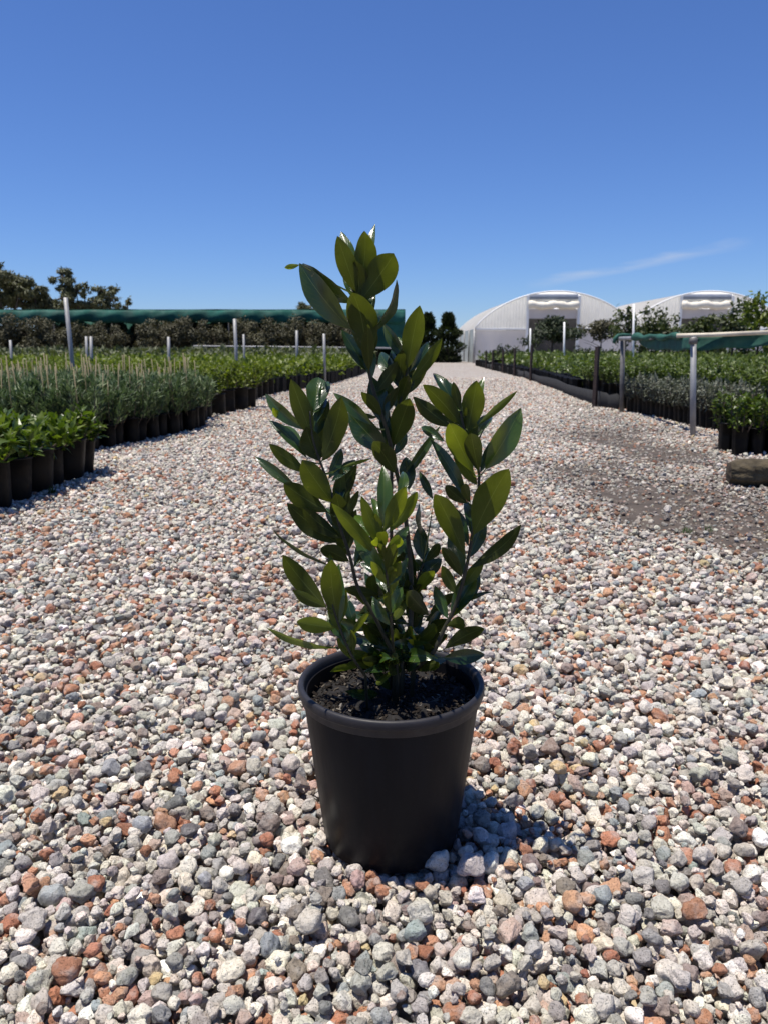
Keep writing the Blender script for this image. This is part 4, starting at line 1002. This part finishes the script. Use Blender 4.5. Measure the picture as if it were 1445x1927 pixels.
for i, px in enumerate((940, 962, 978, 1090, 1112, 1150, 1215, 1262, 1290, 1345, 1372, 1410)):
    p = at(px, 655, 22); bag_tree('potted_bush', 230 + i, .60, .26, 260, .09, .04, M['l_con'], 'low dark bush in a black bag in the row at the foot of the greenhouses', 'bush', 'low dark bushes at the foot of the greenhouses', (p.x, 22 + (i % 3) * .3, 0), .26, .17, .3)

# ------------------------------------------------------------------ trees behind
def conifer(px, pytop, Y, rad, label, seed, zb=0.0):
    r = random.Random(seed); p = at(px, pytop, Y); h = p.z - zb; t = thing('conifer_tree', label, 'tree', (p.x, Y, zb), 0, 'dark conifers at the end of the path')
    mb = MB(); mb.tube([(0,0,-.1),(0,0,h*.5),(0,0,h*.95)], [.07,.05,.01], 8); mb.build('trunk', M['wood'], t, True)
    mb = MB()
    for _ in range(3600):
        f = r.random() ** .75; prof = math.sin(min(1, (1 - f) * 1.25 + .04) * math.pi * .5) * (.75 + .25 * math.sin(f * 21 + seed)) * (1 if f > .12 else f / .12 * .6 + .4); a = r.uniform(0, 6.283); q = rad * prof * math.sqrt(r.random()) * r.uniform(.8, 1.12)
        d = Vector((math.cos(a), math.sin(a), r.uniform(.2, 1.2))).normalized()
        leaf_quad(mb, Vector((math.cos(a)*q, math.sin(a)*q, h * (.04 + .95 * f))), d, (rv(r) + Vector((0,0,.5))).normalized(), .17 * r.uniform(.6,1.3), .065)
    mb.build('crown', M['l_con'], t)
conifer(843, 590, 33.5, .78, 'dark egg-shaped conifer standing clear beside the nearer greenhouse', 1, -.15)
conifer(805, 590, 34.0, .74, 'dark conifer half hidden behind the tall bay leaf', 2, -.18)
def hedge():
    r = random.Random(9); mb = MB(); x0, x1 = at(745, 670, 34.5).x, at(866, 670, 34.5).x
    for _ in range(3000):
        x = r.uniform(x0, x1); z = .55 * r.random() ** .7 * (1 + .3 * math.sin(x * 5)); leaf_quad(mb, Vector((x, 34.6 + r.uniform(-.4,.4), z - .25)), (rv(r) + Vector((0,0,.5))).normalized(), (rv(r) + Vector((0,0,.7))).normalized(), .14, .06)
    o = mb.build('hedge', M['l_con']); tag(o, 'low dark hedge across the end of the path under the conifers', 'hedge')
hedge()
def gum(name, px, pytop, Y, crowns, label, seed, zb=-3.0):
    """crowns: (dx px, dy px below the top, half width px, half height px, leaves)"""
    r = random.Random(seed); base = at(px, 657, Y); t = thing(name, label, 'tree', (base.x, Y, zb), 0, 'gum trees beyond the shade house')
    k = Y / F_PX; ztop = at(px, pytop, Y).z - zb
    tm = MB(); cm = MB(); h0 = ztop * .30
    tm.tube([(0,0,-.2),(.1,0,h0)], [.28,.2], 9)
    for dx, dy, hw, hh, n in crowns:
        c = Vector((dx * k, r.uniform(-1,1), ztop - dy * k)); tm.tube([(.1,0,h0), (dx*k*.4, c.y*.4, h0 + (c.z-h0)*.45), (dx*k*.9, c.y, c.z)], [.18,.11,.03], 7)
        cl = [(c + Vector((r.uniform(-.8,.8)*hw*k, r.uniform(-.8,.8)*hw*k, r.uniform(-.75,.75)*hh*k)), r.uniform(.22,.42)) for _ in range(11)]
        for p, s in cl: tm.tube([c, c.lerp(p, .6), p], [.05,.03,.012], 5)
        for _ in range(int(n * 1.7)):
            p, s = r.choice(cl); d = rv(r); q = p + Vector((d.x*hw, d.y*hw, d.z*hh*.8)) * k * s * r.random() ** .35
            leaf_quad(cm, q, (rv(r) + Vector((0,0,-.6))).normalized(), (d*.6 + Vector((0,0,.7)) + rv(r)*.3).normalized(), .32 * r.uniform(.6,1.3), .13)
    tm.build('trunk', M['wood'], t, True); cm.build('crown', M['l_euc'], t)
gum('gum_tree', 15, 480, 62, [(0,30,48,30,3000),(-25,75,50,30,2400),(15,80,40,30,2000),(40,58,24,20,800)], 'tallest broad gum tree at the outer end of the shade house', 1)
gum('gum_tree', 120, 500, 66, [(0,16,20,14,700),(4,38,17,14,420),(-2,62,26,18,600)], 'narrow gum tree with a flat top tuft standing above its neighbours', 2)
gum('gum_tree', 80, 535, 64, [(0,14,24,12,700),(-12,32,32,16,1100),(12,36,28,16,900)], 'low dark gum between the tallest one and the tufted one', 3)
gum('gum_tree', 158, 528, 68, [(0,18,17,16,350),(-8,40,28,18,900),(8,12,8,10,90)], 'thin-crowned gum just right of the tufted one', 4)
gum('gum_tree', 205, 535, 70, [(0,14,22,12,500),(-14,32,24,14,420),(14,28,16,14,330),(0,45,28,10,300)], 'rounded gum at the right end of the tree group', 5)
gum('gum_tree', 243, 556, 70, [(0,10,6,9,60),(3,24,8,10,70)], 'spindly sapling right of the rounded gum', 6)
gum('gum_tree', 575, 566, 70, [(0,8,12,8,160),(3,16,14,8,180)], 'low gum top showing over the shade house roof', 7)
